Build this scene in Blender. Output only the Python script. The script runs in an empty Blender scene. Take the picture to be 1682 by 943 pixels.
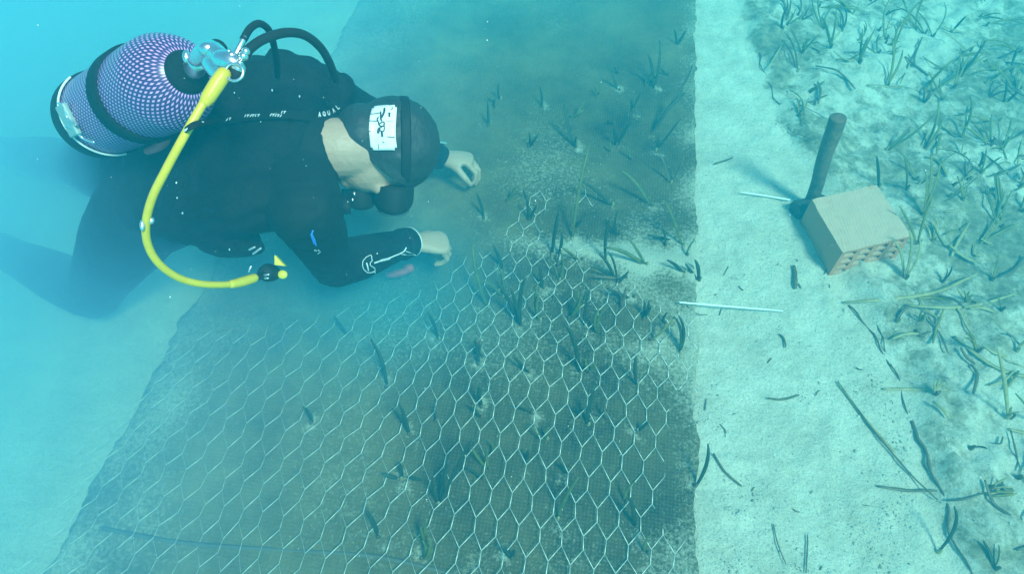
import bpy, bmesh, math, random
from mathutils import Vector, Matrix, noise
random.seed(11)
R = math.radians
sc = bpy.context.scene
C = sc.collection

# ------------------------------------------------------------ camera, sky, sun, exposure
F_PX, CX, CY, CAM_Z, PITCH = 1096.0, 841.0, 471.5, 1.5, R(53.3)
cam = bpy.data.objects.new('camera', bpy.data.cameras.new('camera'))
C.objects.link(cam)
cam.location = (0, 0, CAM_Z)
cam.rotation_euler = (R(90) - PITCH, 0, 0)
cam.data.sensor_width = 36
cam.data.lens = 36 * F_PX / 1682
cam.data.clip_start = 0.02
cam.data.clip_end = 400
sc.camera = cam

SUN_EL, SUN_AZ = R(56), R(142)        # azimuth measured clockwise from +Y
world = bpy.data.worlds.new('World')
sc.world = world
world.use_nodes = True
wn = world.node_tree.nodes; wl = world.node_tree.links
bg = wn['Background']
sky = wn.new('ShaderNodeTexSky')
sky.sky_type = 'NISHITA'; sky.sun_disc = False
sky.sun_elevation = SUN_EL; sky.sun_rotation = SUN_AZ
wl.new(sky.outputs[0], bg.inputs[0])
bg.inputs[1].default_value = 0.14
sun = bpy.data.objects.new('sun', bpy.data.lights.new('sun', 'SUN'))
C.objects.link(sun)
sd = Vector((math.sin(SUN_AZ)*math.cos(SUN_EL), math.cos(SUN_AZ)*math.cos(SUN_EL), math.sin(SUN_EL)))
sun.rotation_euler = sd.to_track_quat('Z', 'Y').to_euler()
sun.location = (3, -3, 6)
sun.data.energy = 4.6
sun.data.angle = R(13)
sun.data.color = (1.0, 0.95, 0.86)
sc.view_settings.view_transform = 'Standard'
sc.view_settings.look = 'None'
sc.view_settings.gamma = 1
sc.view_settings.use_curve_mapping = False
sc.view_settings.exposure = 0.29
sc.cycles.volume_step_rate = 2.0
sc.cycles.volume_max_steps = 96
sc.render.engine = 'CYCLES'
sc.cycles.use_denoising = True
sc.cycles.volume_bounces = 3
sc.cycles.max_bounces = 6
sc.cycles.diffuse_bounces = 2
sc.cycles.glossy_bounces = 2
sc.cycles.caustics_reflective = False
sc.cycles.caustics_refractive = False

CAM = Vector((0, 0, CAM_Z))
FW = Vector((0, math.cos(PITCH), -math.sin(PITCH)))
UP = Vector((0, math.sin(PITCH), math.cos(PITCH)))
XR = Vector((1, 0, 0))
def W(px, py, d):                      # point seen at px,py at depth d
    return CAM + XR*((px-CX)/F_PX*d) + UP*((CY-py)/F_PX*d) + FW*d
def G(px, py, z=0.0):                  # point seen at px,py at height z
    r = XR*((px-CX)/F_PX) + UP*((CY-py)/F_PX) + FW
    return CAM + r*((z-CAM_Z)/r.z)
def PX(p):
    q = Vector(p) - CAM
    d = q.dot(FW)
    return CX + F_PX*q.x/d, CY - F_PX*q.dot(UP)/d
def cv(x, y, z):                       # direction: right, up the picture, away
    return (XR*x + UP*y + FW*z).normalized()
def sstep(a, b, x):
    t = max(0.0, min(1.0, (x-a)/(b-a)))
    return t*t*(3-2*t)

# ------------------------------------------------------------ materials
def mat(name, col, rough=0.6, metal=0.0, vary=0.0, scale=30.0, bump=0.0, bscale=None, col2=None, spec=None, coat=0.0):
    m = bpy.data.materials.new(name); m.use_nodes = True
    n, l = m.node_tree.nodes, m.node_tree.links
    b = n['Principled BSDF']
    b.inputs['Base Color'].default_value = (*col, 1)
    b.inputs['Roughness'].default_value = rough
    b.inputs['Metallic'].default_value = metal
    if spec is not None: b.inputs['Specular IOR Level'].default_value = spec
    if coat: b.inputs['Coat Weight'].default_value = coat
    tc = n.new('ShaderNodeTexCoord')
    if vary or col2:
        t = n.new('ShaderNodeTexNoise'); t.inputs['Scale'].default_value = scale
        t.inputs['Detail'].default_value = 6; t.inputs['Roughness'].default_value = .65
        l.new(tc.outputs['Object'], t.inputs['Vector'])
        r = n.new('ShaderNodeValToRGB')
        c2 = col2 or tuple(c*(1-vary) for c in col)
        r.color_ramp.elements[0].position = .35; r.color_ramp.elements[1].position = .65
        r.color_ramp.elements[0].color = (*c2, 1); r.color_ramp.elements[1].color = (*col, 1)
        l.new(t.outputs[0], r.inputs[0]); l.new(r.outputs[0], b.inputs['Base Color'])
    if bump:
        t2 = n.new('ShaderNodeTexNoise'); t2.inputs['Scale'].default_value = bscale or scale*3
        t2.inputs['Detail'].default_value = 5
        l.new(tc.outputs['Object'], t2.inputs['Vector'])
        bp = n.new('ShaderNodeBump'); bp.inputs['Strength'].default_value = bump; bp.inputs['Distance'].default_value = .01
        l.new(t2.outputs[0], bp.inputs['Height']); l.new(bp.outputs[0], b.inputs['Normal'])
    return m

M = {}
M['neoprene'] = mat('neoprene', (.010, .011, .013), .75, vary=.4, scale=14, bump=.3, bscale=50, spec=.2)
M['hoodm'] = mat('hood_neoprene', (.028, .03, .032), .6, vary=.35, scale=16, bump=.3, bscale=70)
M['nylon'] = mat('nylon', (.012, .012, .015), .8, vary=.4, scale=40, bump=.4, bscale=200, spec=.15)
M['rubber'] = mat('rubber', (.015, .015, .017), .7, spec=.25, vary=.3, scale=30)
M['chrome'] = mat('chrome', (.85, .84, .82), .27, 1.0)
M['hose_yellow'] = mat('hose_yellow', (.74, .54, .02), .38, vary=.12, scale=60)
M['yellow'] = mat('yellow_plastic', (.85, .72, .03), .4, vary=.1, scale=40)
M['skin'] = mat('skin', (.50, .32, .22), .5, vary=.12, scale=18, bump=.2, bscale=120)
M['print'] = mat('white_print', (.82, .84, .86), .5, vary=.1, scale=90)
M['sticker'] = mat('sticker', (.93, .94, .95), .35)
M['ink'] = mat('ink', (.02, .03, .04), .5)
M['red'] = mat('red_fabric', (.62, .09, .10), .6, vary=.2, scale=40)
M['blue'] = mat('blue_print', (.05, .25, .85), .45)
M['glass'] = mat('mask_lens', (.05, .08, .09), .05, spec=.8)
M['wire'] = mat('galvanised_wire', (.90, .84, .74), .45, .35, vary=.25, scale=25)
M['stick'] = mat('white_stick', (.92, .90, .84), .5, vary=.05, scale=50)
M['wood'] = mat('wet_wood', (.17, .115, .065), .7, col2=(.07, .05, .035), scale=18, bump=.6, bscale=50)
M['dark_wood'] = mat('dark_wood', (.05, .045, .04), .7, vary=.4, scale=20, bump=.6, bscale=60)
M['brick'] = mat('terracotta', (.50, .22, .12), .85, col2=(.42, .27, .19), scale=22, bump=.5, bscale=110)
M['rod'] = mat('silted_rod', (.13, .12, .09), .9, vary=.3, scale=12)
M['steel'] = mat('zip_metal', (.75, .76, .78), .3, .9)

def leafmat(name, a, b):
    return mat(name, a, .5, col2=b, scale=38, bump=.15)
LEAF = [leafmat('seagrass_dark', (.030, .040, .012), (.018, .024, .009)),
        leafmat('seagrass_green', (.14, .14, .03), (.07, .08, .02)),
        leafmat('seagrass_olive', (.26, .20, .035), (.11, .10, .025)),
        leafmat('seagrass_straw', (.44, .35, .16), (.26, .21, .09)),
        leafmat('seagrass_dead', (.16, .11, .055), (.08, .06, .035))]

# sand: pale carbonate sand with grain, pits and brown organic litter, more litter where the 'litter' attribute is high
def make_sand():
    m = bpy.data.materials.new('sand'); m.use_nodes = True
    n, l = m.node_tree.nodes, m.node_tree.links
    b = n['Principled BSDF']; b.inputs['Roughness'].default_value = .9
    b.inputs['Specular IOR Level'].default_value = .2
    tc = n.new('ShaderNodeTexCoord')
    def nz(s, d=6, rg=.6):
        t = n.new('ShaderNodeTexNoise'); t.inputs['Scale'].default_value = s
        t.inputs['Detail'].default_value = d; t.inputs['Roughness'].default_value = rg
        l.new(tc.outputs['Object'], t.inputs['Vector']); return t
    def ramp(src, a, c, ca, cb):
        r = n.new('ShaderNodeValToRGB')
        r.color_ramp.elements[0].position = a; r.color_ramp.elements[1].position = c
        r.color_ramp.elements[0].color = ca; r.color_ramp.elements[1].color = cb
        l.new(src, r.inputs[0]); return r
    def mix(f, a, c):
        x = n.new('ShaderNodeMix'); x.data_type = 'RGBA'
        if isinstance(f, float): x.inputs[0].default_value = f
        else: l.new(f, x.inputs[0])
        for s, v in ((6, a), (7, c)):
            if isinstance(v, tuple): x.inputs[s].default_value = v
            else: l.new(v, x.inputs[s])
        return x.outputs[2]
    at = n.new('ShaderNodeAttribute'); at.attribute_name = 'litter'
    base = ramp(nz(7, 8, .7).outputs[0], .34, .66, (.62, .55, .42, 1), (.84, .77, .62, 1)).outputs[0]
    grain = ramp(nz(210, 3, .8).outputs[0], .33, .5, (.30, .27, .21, 1), (1, 1, 1, 1)).outputs[0]
    x = n.new('ShaderNodeMix'); x.data_type = 'RGBA'; x.blend_type = 'MULTIPLY'; x.inputs[0].default_value = .5
    l.new(base, x.inputs[6]); l.new(grain, x.inputs[7]); c = x.outputs[2]
    # litter patches
    pn = nz(16, 8, .75)
    mm = n.new('ShaderNodeMath'); mm.operation = 'MULTIPLY_ADD'
    l.new(at.outputs['Fac'], mm.inputs[0]); mm.inputs[1].default_value = .42
    l.new(pn.outputs[0], mm.inputs[2])
    f = ramp(mm.outputs[0], .70, .86, (0, 0, 0, 1), (1, 1, 1, 1)).outputs[0]
    brown = ramp(nz(45, 5).outputs[0], .35, .65, (.20, .17, .10, 1), (.40, .35, .23, 1)).outputs[0]
    c = mix(f, c, brown)
    l.new(c, b.inputs['Base Color'])
    bp = n.new('ShaderNodeBump'); bp.inputs['Strength'].default_value = .8; bp.inputs['Distance'].default_value = .019
    l.new(nz(55, 8, .75).outputs[0], bp.inputs['Height'])
    l.new(bp.outputs[0], b.inputs['Normal'])
    return m
M['sand'] = make_sand()

def make_jute():
    m = bpy.data.materials.new('jute'); m.use_nodes = True
    n, l = m.node_tree.nodes, m.node_tree.links
    b = n['Principled BSDF']; b.inputs['Roughness'].default_value = .95
    b.inputs['Specular IOR Level'].default_value = .15
    uv = n.new('ShaderNodeUVMap')
    tc = n.new('ShaderNodeTexCoord')
    def nz(s, d=6, rg=.6, src=None):
        t = n.new('ShaderNodeTexNoise'); t.inputs['Scale'].default_value = s
        t.inputs['Detail'].default_value = d; t.inputs['Roughness'].default_value = rg
        l.new(src or tc.outputs['Object'], t.inputs['Vector']); return t
    def wave(axis, s):
        w = n.new('ShaderNodeTexWave'); w.wave_type = 'BANDS'; w.bands_direction = axis
        w.inputs['Scale'].default_value = s; w.inputs['Distortion'].default_value = 1.2
        w.inputs['Detail'].default_value = 2; w.inputs['Detail Scale'].default_value = 3
        l.new(uv.outputs[0], w.inputs['Vector']); return w
    wx, wy = wave('X', 38), wave('Y', 38)
    mx = n.new('ShaderNodeMath'); mx.operation = 'MULTIPLY'
    l.new(wx.outputs['Fac'], mx.inputs[0]); l.new(wy.outputs['Fac'], mx.inputs[1])
    r = n.new('ShaderNodeValToRGB')
    r.color_ramp.elements[0].color = (.024, .024, .014, 1); r.color_ramp.elements[1].color = (.17, .130, .055, 1)
    mp = n.new('ShaderNodeMath'); mp.operation = 'MULTIPLY_ADD'
    l.new(mx.outputs[0], mp.inputs[0]); mp.inputs[1].default_value = .15
    l.new(nz(3.6, 9, .72).outputs[0], mp.inputs[2])
    r.color_ramp.elements[0].position = .36; r.color_ramp.elements[1].position = .70
    l.new(mp.outputs[0], r.inputs[0])
    # pale sand caught in the fibres
    at = n.new('ShaderNodeAttribute'); at.attribute_name = 'dust'
    ma = n.new('ShaderNodeMath'); ma.operation = 'MULTIPLY_ADD'
    l.new(at.outputs['Fac'], ma.inputs[0]); ma.inputs[1].default_value = .36
    l.new(nz(120, 7, .8).outputs[0], ma.inputs[2])
    rr = n.new('ShaderNodeValToRGB'); rr.color_ramp.elements[0].position = .6; rr.color_ramp.elements[1].position = .84
    rr.color_ramp.elements[1].color = (.9, .9, .9, 1)
    l.new(ma.outputs[0], rr.inputs[0])
    x = n.new('ShaderNodeMix'); x.data_type = 'RGBA'
    af = n.new('ShaderNodeAttribute'); af.attribute_name = 'film'
    y = n.new('ShaderNodeMix'); y.data_type = 'RGBA'
    l.new(af.outputs['Fac'], y.inputs[0]); l.new(r.outputs[0], y.inputs[6]); 
    fr = n.new('ShaderNodeValToRGB'); fr.color_ramp.elements[0].position = .36; fr.color_ramp.elements[1].position = .64
    fr.color_ramp.elements[0].color = (.13, .105, .050, 1); fr.color_ramp.elements[1].color = (.26, .205, .095, 1)
    l.new(nz(6, 8, .7).outputs[0], fr.inputs[0]); l.new(fr.outputs[0], y.inputs[7])
    l.new(rr.outputs[0], x.inputs[0]); l.new(y.outputs[2], x.inputs[6]); x.inputs[7].default_value = (.54, .50, .38, 1)
    l.new(x.outputs[2], b.inputs['Base Color'])
    bp = n.new('ShaderNodeBump'); bp.inputs['Strength'].default_value = .35; bp.inputs['Distance'].default_value = .003
    l.new(mx.outputs[0], bp.inputs['Height'])
    bp2 = n.new('ShaderNodeBump'); bp2.inputs['Strength'].default_value = .7; bp2.inputs['Distance'].default_value = .01
    l.new(nz(60, 7, .8).outputs[0], bp2.inputs['Height']); l.new(bp.outputs[0], bp2.inputs['Normal'])
    l.new(bp2.outputs[0], b.inputs['Normal'])
    return m
M['jute'] = make_jute()

def make_netsleeve():           # pale violet cylinder under a dark diamond net sleeve
    m = bpy.data.materials.new('net_sleeve'); m.use_nodes = True
    n, l = m.node_tree.nodes, m.node_tree.links
    b = n['Principled BSDF']; b.inputs['Roughness'].default_value = .3
    uv = n.new('ShaderNodeUVMap')
    def wave(rot):
        mp = n.new('ShaderNodeMapping'); mp.inputs['Rotation'].default_value = (0, 0, rot)
        l.new(uv.outputs[0], mp.inputs[0])
        w = n.new('ShaderNodeTexWave'); w.inputs['Scale'].default_value = 39; w.bands_direction = 'Y'
        w.inputs['Distortion'].default_value = .25
        l.new(mp.outputs[0], w.inputs['Vector'])
        r = n.new('ShaderNodeValToRGB'); r.color_ramp.elements[0].position = .35; r.color_ramp.elements[1].position = .65
        l.new(w.outputs['Fac'], r.inputs[0]); return r
    a, c = wave(R(52)), wave(R(-52))
    mx = n.new('ShaderNodeMath'); mx.operation = 'MULTIPLY'
    l.new(a.outputs[0], mx.inputs[0]); l.new(c.outputs[0], mx.inputs[1])
    x = n.new('ShaderNodeMix'); x.data_type = 'RGBA'
    l.new(mx.outputs[0], x.inputs[0]); x.inputs[6].default_value = (.05, .03, .14, 1); x.inputs[7].default_value = (.85, .40, .85, 1)
    l.new(x.outputs[2], b.inputs['Base Color'])
    bp = n.new('ShaderNodeBump'); bp.inputs['Strength'].default_value = .5; bp.inputs['Distance'].default_value = .003
    bp.invert = True
    l.new(mx.outputs[0], bp.inputs['Height']); l.new(bp.outputs[0], b.inputs['Normal'])
    return m
M['netsleeve'] = make_netsleeve()

# ------------------------------------------------------------ object helpers
def obj(name, bm, m, parent=None, smooth=True):
    me = bpy.data.meshes.new(name)
    if isinstance(bm, bmesh.types.BMesh):
        bm.to_mesh(me); bm.free()
    else:
        me = bm
    if m is not None and not me.materials: me.materials.append(m)
    if smooth:
        me.polygons.foreach_set('use_smooth', [True]*len(me.polygons))
    o = bpy.data.objects.new(name, me); C.objects.link(o)
    if parent is not None:
        o.parent = parent
        o.matrix_parent_inverse = Matrix.Translation(-parent.location)
    return o
def tag(o, label=None, cat=None, group=None, kind=None):
    if label: o['label'] = label
    if cat: o['category'] = cat
    if group: o['group'] = group
    if kind: o['kind'] = kind
    return o
def empty(name, loc, label, cat, group=None):
    o = bpy.data.objects.new(name, None); C.objects.link(o)
    o.empty_display_size = .05
    o.location = loc
    return tag(o, label, cat, group)

def catmull(pts, k):
    out = []
    n = len(pts)
    for i in range(n-1):
        p0 = pts[max(i-1, 0)]; p1 = pts[i]; p2 = pts[i+1]; p3 = pts[min(i+2, n-1)]
        for j in range(k):
            t = j/k
            out.append(0.5*((2*p1) + (p2-p0)*t + (2*p0-5*p1+4*p2-p3)*t*t + (3*p1-p0-3*p2+p3)*t**3))
    out.append(pts[-1])
    return out
def sweep(bm, pts, ra, rb=None, side=None, seg=16, k=4, cap=True, uv=False, flat=False):
    """sweep an ellipse (ra along side, rb across) along pts; rounded ends"""
    pts = [Vector(p) for p in pts]
    if not hasattr(ra, '__len__'): ra = [ra]*len(pts)
    rb = rb if rb is not None else ra
    if not hasattr(rb, '__len__'): rb = [rb]*len(pts)
    P = catmull(pts, k)
    A = [v.x for v in catmull([Vector((a, 0, 0)) for a in ra], k)]
    B = [v.x for v in catmull([Vector((a, 0, 0)) for a in rb], k)]
    if cap and not flat:            # round the ends
        for end in (0, 1):
            if end == 0:
                p, q, a, b_ = P[0], P[1], A[0], B[0]
            else:
                p, q, a, b_ = P[-1], P[-2], A[-1], B[-1]
            d = (p-q).normalized(); r = min(a, b_)
            ex = [(p + d*r*math.sin(t), a*math.cos(t), b_*math.cos(t)) for t in (R(28), R(52), R(72), R(86))]
            if end == 0:
                P = [e[0] for e in reversed(ex)] + P; A = [e[1] for e in reversed(ex)] + A; B = [e[2] for e in reversed(ex)] + B
            else:
                P += [e[0] for e in ex]; A += [e[1] for e in ex]; B += [e[2] for e in ex]
    t0 = (P[1]-P[0]).normalized()
    s = Vector(side) if side is not None else t0.orthogonal()
    rings = []
    for i, p in enumerate(P):
        t = (P[min(i+1, len(P)-1)] - P[max(i-1, 0)]).normalized()
        s = (s - t*s.dot(t))
        s = s.normalized() if s.length > 1e-6 else t.orthogonal().normalized()
        w = t.cross(s)
        rings.append([bm.verts.new(p + s*(A[i]*math.cos(2*math.pi*j/seg)) + w*(B[i]*math.sin(2*math.pi*j/seg))) for j in range(seg)])
    ul = bm.loops.layers.uv.verify() if uv else None
    L = 0
    for i in range(len(rings)-1):
        L2 = L + (P[i+1]-P[i]).length
        for j in range(seg):
            f = bm.faces.new((rings[i][j], rings[i][(j+1) % seg], rings[i+1][(j+1) % seg], rings[i+1][j]))
            if uv:
                c = 2*math.pi*max(ra)
                for lp, (u, v) in zip(f.loops, ((j/seg*c, L), ((j+1)/seg*c, L), ((j+1)/seg*c, L2), (j/seg*c, L2))):
                    lp[ul].uv = (u, v)
        L = L2
    if cap:
        bm.faces.new(list(reversed(rings[0]))); bm.faces.new(rings[-1])
    return rings
def ell(bm, c, axes, radii, seg=20):
    mt = Matrix.Identity(4)
    for i in range(3):
        v = Vector(axes[i]).normalized()*radii[i]
        for j in range(3): mt[j][i] = v[j]
    mt.translation = Vector(c)
    bmesh.ops.create_uvsphere(bm, u_segments=seg, v_segments=seg//2+2, radius=1, matrix=mt)
def box(bm, c, axes, half):
    a = [Vector(v).normalized()*h for v, h in zip(axes, half)]
    vs = [bm.verts.new(Vector(c)+a[0]*x+a[1]*y+a[2]*z) for x in (-1, 1) for y in (-1, 1) for z in (-1, 1)]
    for q in ((0,1,3,2),(4,6,7,5),(0,4,5,1),(2,3,7,6),(0,2,6,4),(1,5,7,3)):
        bm.faces.new([vs[i] for i in q])
    return vs
def fuse(bm, voxel, smooth=6, fac=.5):
    """union of overlapping closed shapes into one continuous skin"""
    bmesh.ops.recalc_face_normals(bm, faces=bm.faces)
    me = bpy.data.meshes.new('tmp'); bm.to_mesh(me); bm.free()
    o = bpy.data.objects.new('tmp', me); C.objects.link(o)
    r = o.modifiers.new('r', 'REMESH'); r.mode = 'VOXEL'; r.voxel_size = voxel; r.adaptivity = 0
    s = o.modifiers.new('s', 'SMOOTH'); s.iterations = smooth; s.factor = fac
    dg = bpy.context.evaluated_depsgraph_get(); dg.update()
    out = bpy.data.meshes.new_from_object(o.evaluated_get(dg))
    bpy.data.objects.remove(o); bpy.data.meshes.remove(me)
    return out
_t = bmesh.new(); bmesh.ops.create_icosphere(_t, subdivisions=1, radius=1)
ICO_V = [v.co.copy() for v in _t.verts]; ICO_F = [[v.index for v in f.verts] for f in _t.faces]; _t.free()
def pebble(bm, mt):
    vs = [bm.verts.new(mt @ v) for v in ICO_V]
    for f in ICO_F: bm.faces.new([vs[i] for i in f])
def orth(u, f):
    u = Vector(u).normalized(); f = Vector(f); f = (f - u*f.dot(u)).normalized()
    return u, f, u.cross(f)

# ------------------------------------------------------------ seabed
MATDIR = Vector((.161, .987, 0)).normalized()
MATX = Vector((MATDIR.y, -MATDIR.x, 0))
MR = G(1141, 700)                                   # a point on the mat's right edge
def mat_st(p):
    q = Vector((p[0], p[1], 0)) - Vector((MR.x, MR.y, 0))
    return -q.dot(MATX), q.dot(MATDIR)              # s: distance left of the right edge, t: along
def mat_pt(s, t, z=0): 
    v = MR - MATX*s + MATDIR*t; return Vector((v.x, v.y, z))
MW = mat_st(G(240, 650))[0]
T_NEAR, T_FAR = -1.6, 5.0

edge_px = [(1190,-60),(1215,0),(1245,85),(1265,140),(1285,190),(1318,240),(1350,300),(1370,380),(1395,470),(1440,520),(1475,590),(1500,680),(1530,780),(1565,870),(1600,943),(1640,1100)]
edge_w = [G(x, y) for x, y in edge_px]
edge_w = [edge_w[0] + (edge_w[0]-edge_w[1])*12] + edge_w + [edge_w[-1] + (edge_w[-1]-edge_w[-2])*6]
def meadow(x, y):                                    # signed distance-ish into the meadow (+ right of the line)
    best = 9; sg = 1
    for a, b in zip(edge_w[:-1], edge_w[1:]):
        dx, dy = b.x-a.x, b.y-a.y
        L2 = dx*dx+dy*dy
        t = max(0, min(1, ((x-a.x)*dx+(y-a.y)*dy)/L2))
        ex, ey = x-(a.x+dx*t), y-(a.y+dy*t)
        d = math.hypot(ex, ey)
        if d < best:
            best = d; sg = 1 if (dx*(y-a.y)-dy*(x-a.x)) > 0 else -1
    return best*sg
def rough(x, y, s, o=3):
    v = 0; a = 1
    for i in range(o):
        v += a*noise.noise(Vector((x*s, y*s, 3.1*i))); a *= .5; s *= 2.1
    return v
BX, BY = G(1425, 370).x, G(1425, 370).y
def ground(x, y):
    d = meadow(x, y) if -1 < x < 6 and -.5 < y < 9 else (1 if x > 3 else -1)
    m = sstep(-.02, .05, d + .03*noise.noise(Vector((x*9, y*9, 0))))
    z = .010*rough(x, y, 1.6) + .0055*rough(x, y, 14) + .0045*noise.noise(Vector((x*34, y*34, 1)))*(1+noise.noise(Vector((x*3, y*3, 31))))
    z += m*(.018 + .028*rough(x, y, 4.5) + .016*rough(x, y, 17, 2))
    z -= .010*math.exp(-((d+.02)/.035)**2)*(0.6+noise.noise(Vector((x*5, y*5, 5))))
    s, t = mat_st((x, y))
    if s > -.06 and s < MW+.3:
        inside = sstep(-.06, .02, s)*(1-sstep(MW, MW+.3, s))
        z = z*(1-inside) - .03*inside*sstep(0, .06, s)
    if 1.0 < x < 1.9 and 1.0 < y < 2.2:
        k = math.exp(-(((x-BX)**2+(y-BY)**2)/.028)); z = z*(1-.85*k)
    lit = m*(.66+.6*noise.noise(Vector((x*2, y*2, 9)))) + .55*math.exp(-(d/.04)**2)*(.6+noise.noise(Vector((x*6, y*6, 2))))
    return z, max(0.0, min(1.4, lit))
def axis(lo, hi, step, far):
    a = []; v = lo
    while v < hi: a.append(v); v += step
    a.append(hi)
    g = step*2; left = []; v = lo
    while v > -far: v -= g; left.append(v); g *= 1.35
    g = step*2; right = []; v = hi
    while v < far: v += g; right.append(v); g *= 1.35
    return left[::-1] + a + right
gx = axis(-.2, 2.4, .0105, 90); gy = axis(.15, 3.4, .0125, 90)
bm = bmesh.new()
lay = bm.verts.layers.float.new('litter')
grid = []
for y in gy:
    row = []
    for x in gx:
        z, li = ground(x, y)
        v = bm.verts.new((x, y, z)); v[lay] = li; row.append(v)
    grid.append(row)
for j in range(len(gy)-1):
    for i in range(len(gx)-1):
        bm.faces.new((grid[j][i], grid[j][i+1], grid[j+1][i+1], grid[j+1][i]))
tag(obj('seabed', bm, M['sand']), kind='structure')
def gz(p): return ground(p.x, p.y)[0]

# ------------------------------------------------------------ data of the planted shoots: base, [tips], leaf tone, where
SH = [
 ((801,212),[(801,172)],0,'single faint upright blade, far left of the planted rows just beyond the hand'),
 ((945,246),[(928,178),(947,226)],0,'tall thin leaning blade with a short one, standing alone on the far mat'),
 ((1011,243),[(1034,203),(1007,210)],0,'small V-shaped pair of blades on the far mat'),
 ((1074,150),[(1065,95),(1082,74)],0,'two parallel upright blades close to the far right edge of the mat'),
 ((1068,222),[(1130,121),(1119,159)],0,'long blades arching right over the mat edge'),
 ((1076,252),[(1114,200)],0,'thick single blade leaning right near the bright edge'),
 ((1016,153),[(1003,118)],0,'short blade leaning left, far up the mat'),
 ((1037,188),[(1052,154)],0,'faint short blade leaning right between two taller far shoots'),
 ((1111,76),[(1108,50),(1125,52)],0,'hazy farthest shoot beside the mat edge'),
 ((890,180),[(887,145)],0,'faint hazy blade in the open middle of the far mat'),
 ((938,398),[(966,254)],1,'very tall green blade bending right, longest in the middle of the mat'),
 ((1005,341),[(956,300)],0,'flat broad blade lying towards upper left'),
 ((1068,342),[(1024,286)],1,'broad blade lying towards upper left with a sandy white foot'),
 ((905,425),[(917,353)],0,'bow-shaped blade curving up right of the near row'),
 ((913,427),[(921,385)],0,'short dark blade tucked beside a bow-shaped blade'),
 ((995,437),[(1003,364)],0,'straight dark upright blade on the ribbed seam'),
 ((1060,442),[(1037,399),(1000,410)],1,'pair of blades arching left from one foot on the seam'),
 ((1122,455),[(1098,430)],0,'dark stubby blade at the frayed mat edge'),
 ((1120,408),[(1096,340)],1,'thin blade leaning left close to the mat edge'),
 ((1106,397),[(1068,387)],0,'low blade lying left in pale fibres near the edge'),
 ((1039,493),[(1001,476)],0,'low curved blade with a white tuft at its foot'),
 ((960,540),[(968,481)],0,'straight black-green blade, midway across the near wire'),
 ((856,538),[(820,470),(862,463),(841,480)],0,'three-bladed dark shoot fanning out through the wire'),
 ((1066,564),[(1104,525)],2,'olive folded blade leaning right just below the white skewer'),
 ((826,445),[(812,408)],0,'short dark blade above the start of the wire'),
 ((801,508),[(779,412)],1,'tall thin blade by the end of the wire closest to the hand'),
 ((892,477),[(886,440)],0,'small dark blade left of the seam'),
 ((952,615),[(930,541)],0,'long dark blade leaning left under the wire'),
 ((1045,638),[(1045,590)],0,'dark upright blade inside a mesh cell near the right edge'),
 ((1043,715),[(1063,696)],0,'short clump leaning right under the wire, near the right edge'),
 ((965,702),[(975,643)],0,'thin upright blade crossing two mesh cells'),
 ((915,855),[(947,792)],1,'tall blade curving right in the nearest rows'),
 ((932,782),[(922,762)],0,'tiny brown stub in the nearest rows'),
 ((1042,868),[(1034,822)],0,'dark upright blade near the bottom right of the wire'),
 ((1138,802),[(1160,737)],0,'broad blade sprouting past the right edge onto the sand'),
 ((720,830),[(712,785),(735,763),(772,727)],0,'large dark three-bladed shoot in the lower middle'),
 ((672,718),[(647,676),(657,668)],0,'two-bladed shoot leaning left under the wire'),
 ((635,640),[(612,566)],0,'tall blurred blade left of the middle of the wire'),
 ((790,672),[(787,637)],0,'short upright brown shoot in the middle of the wire'),
 ((872,682),[(850,669)],0,'small flat blade under the middle of the wire'),
 ((868,615),[(846,588)],0,'short dark blade leaning left, upper middle of the wire'),
 ((785,602),[(780,562),(790,570)],0,'dark twin stub, upper middle of the wire'),
 ((702,905),[(682,881),(702,858),(692,870)],1,'bushy short shoot at the bottom of the wire'),
 ((622,886),[(604,845)],0,'pale blurred blade at the bottom left of the wire'),
 ((840,921),[(826,902),(845,905)],0,'small shoot at the very bottom of the wire'),
 ((660,790),[(631,781),(692,790),(657,764)],0,'low spreading shoot left of a large dark shoot'),
 ((865,762),[(868,742)],0,'small upright stub right of a large dark shoot'),
 ((572,552),[(551,522)],0,'thin faint blade below the near elbow'),
 ((722,562),[(704,518)],0,'dark blade where the wire begins, below the near hand'),
 ((794,362),[(784,322)],0,'dim thin blade right of the near hand'),
 ((868,366),[(865,328),(880,340)],0,'dark forked shoot between the two hands'),
 ((512,700),[(500,672)],0,'small hazy shoot on the silted left part of the mat'),
 ((1148,460),[(1128,436),(1142,430)],0,'ragged tuft hanging over the mat edge above the skewer'),
]

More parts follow.
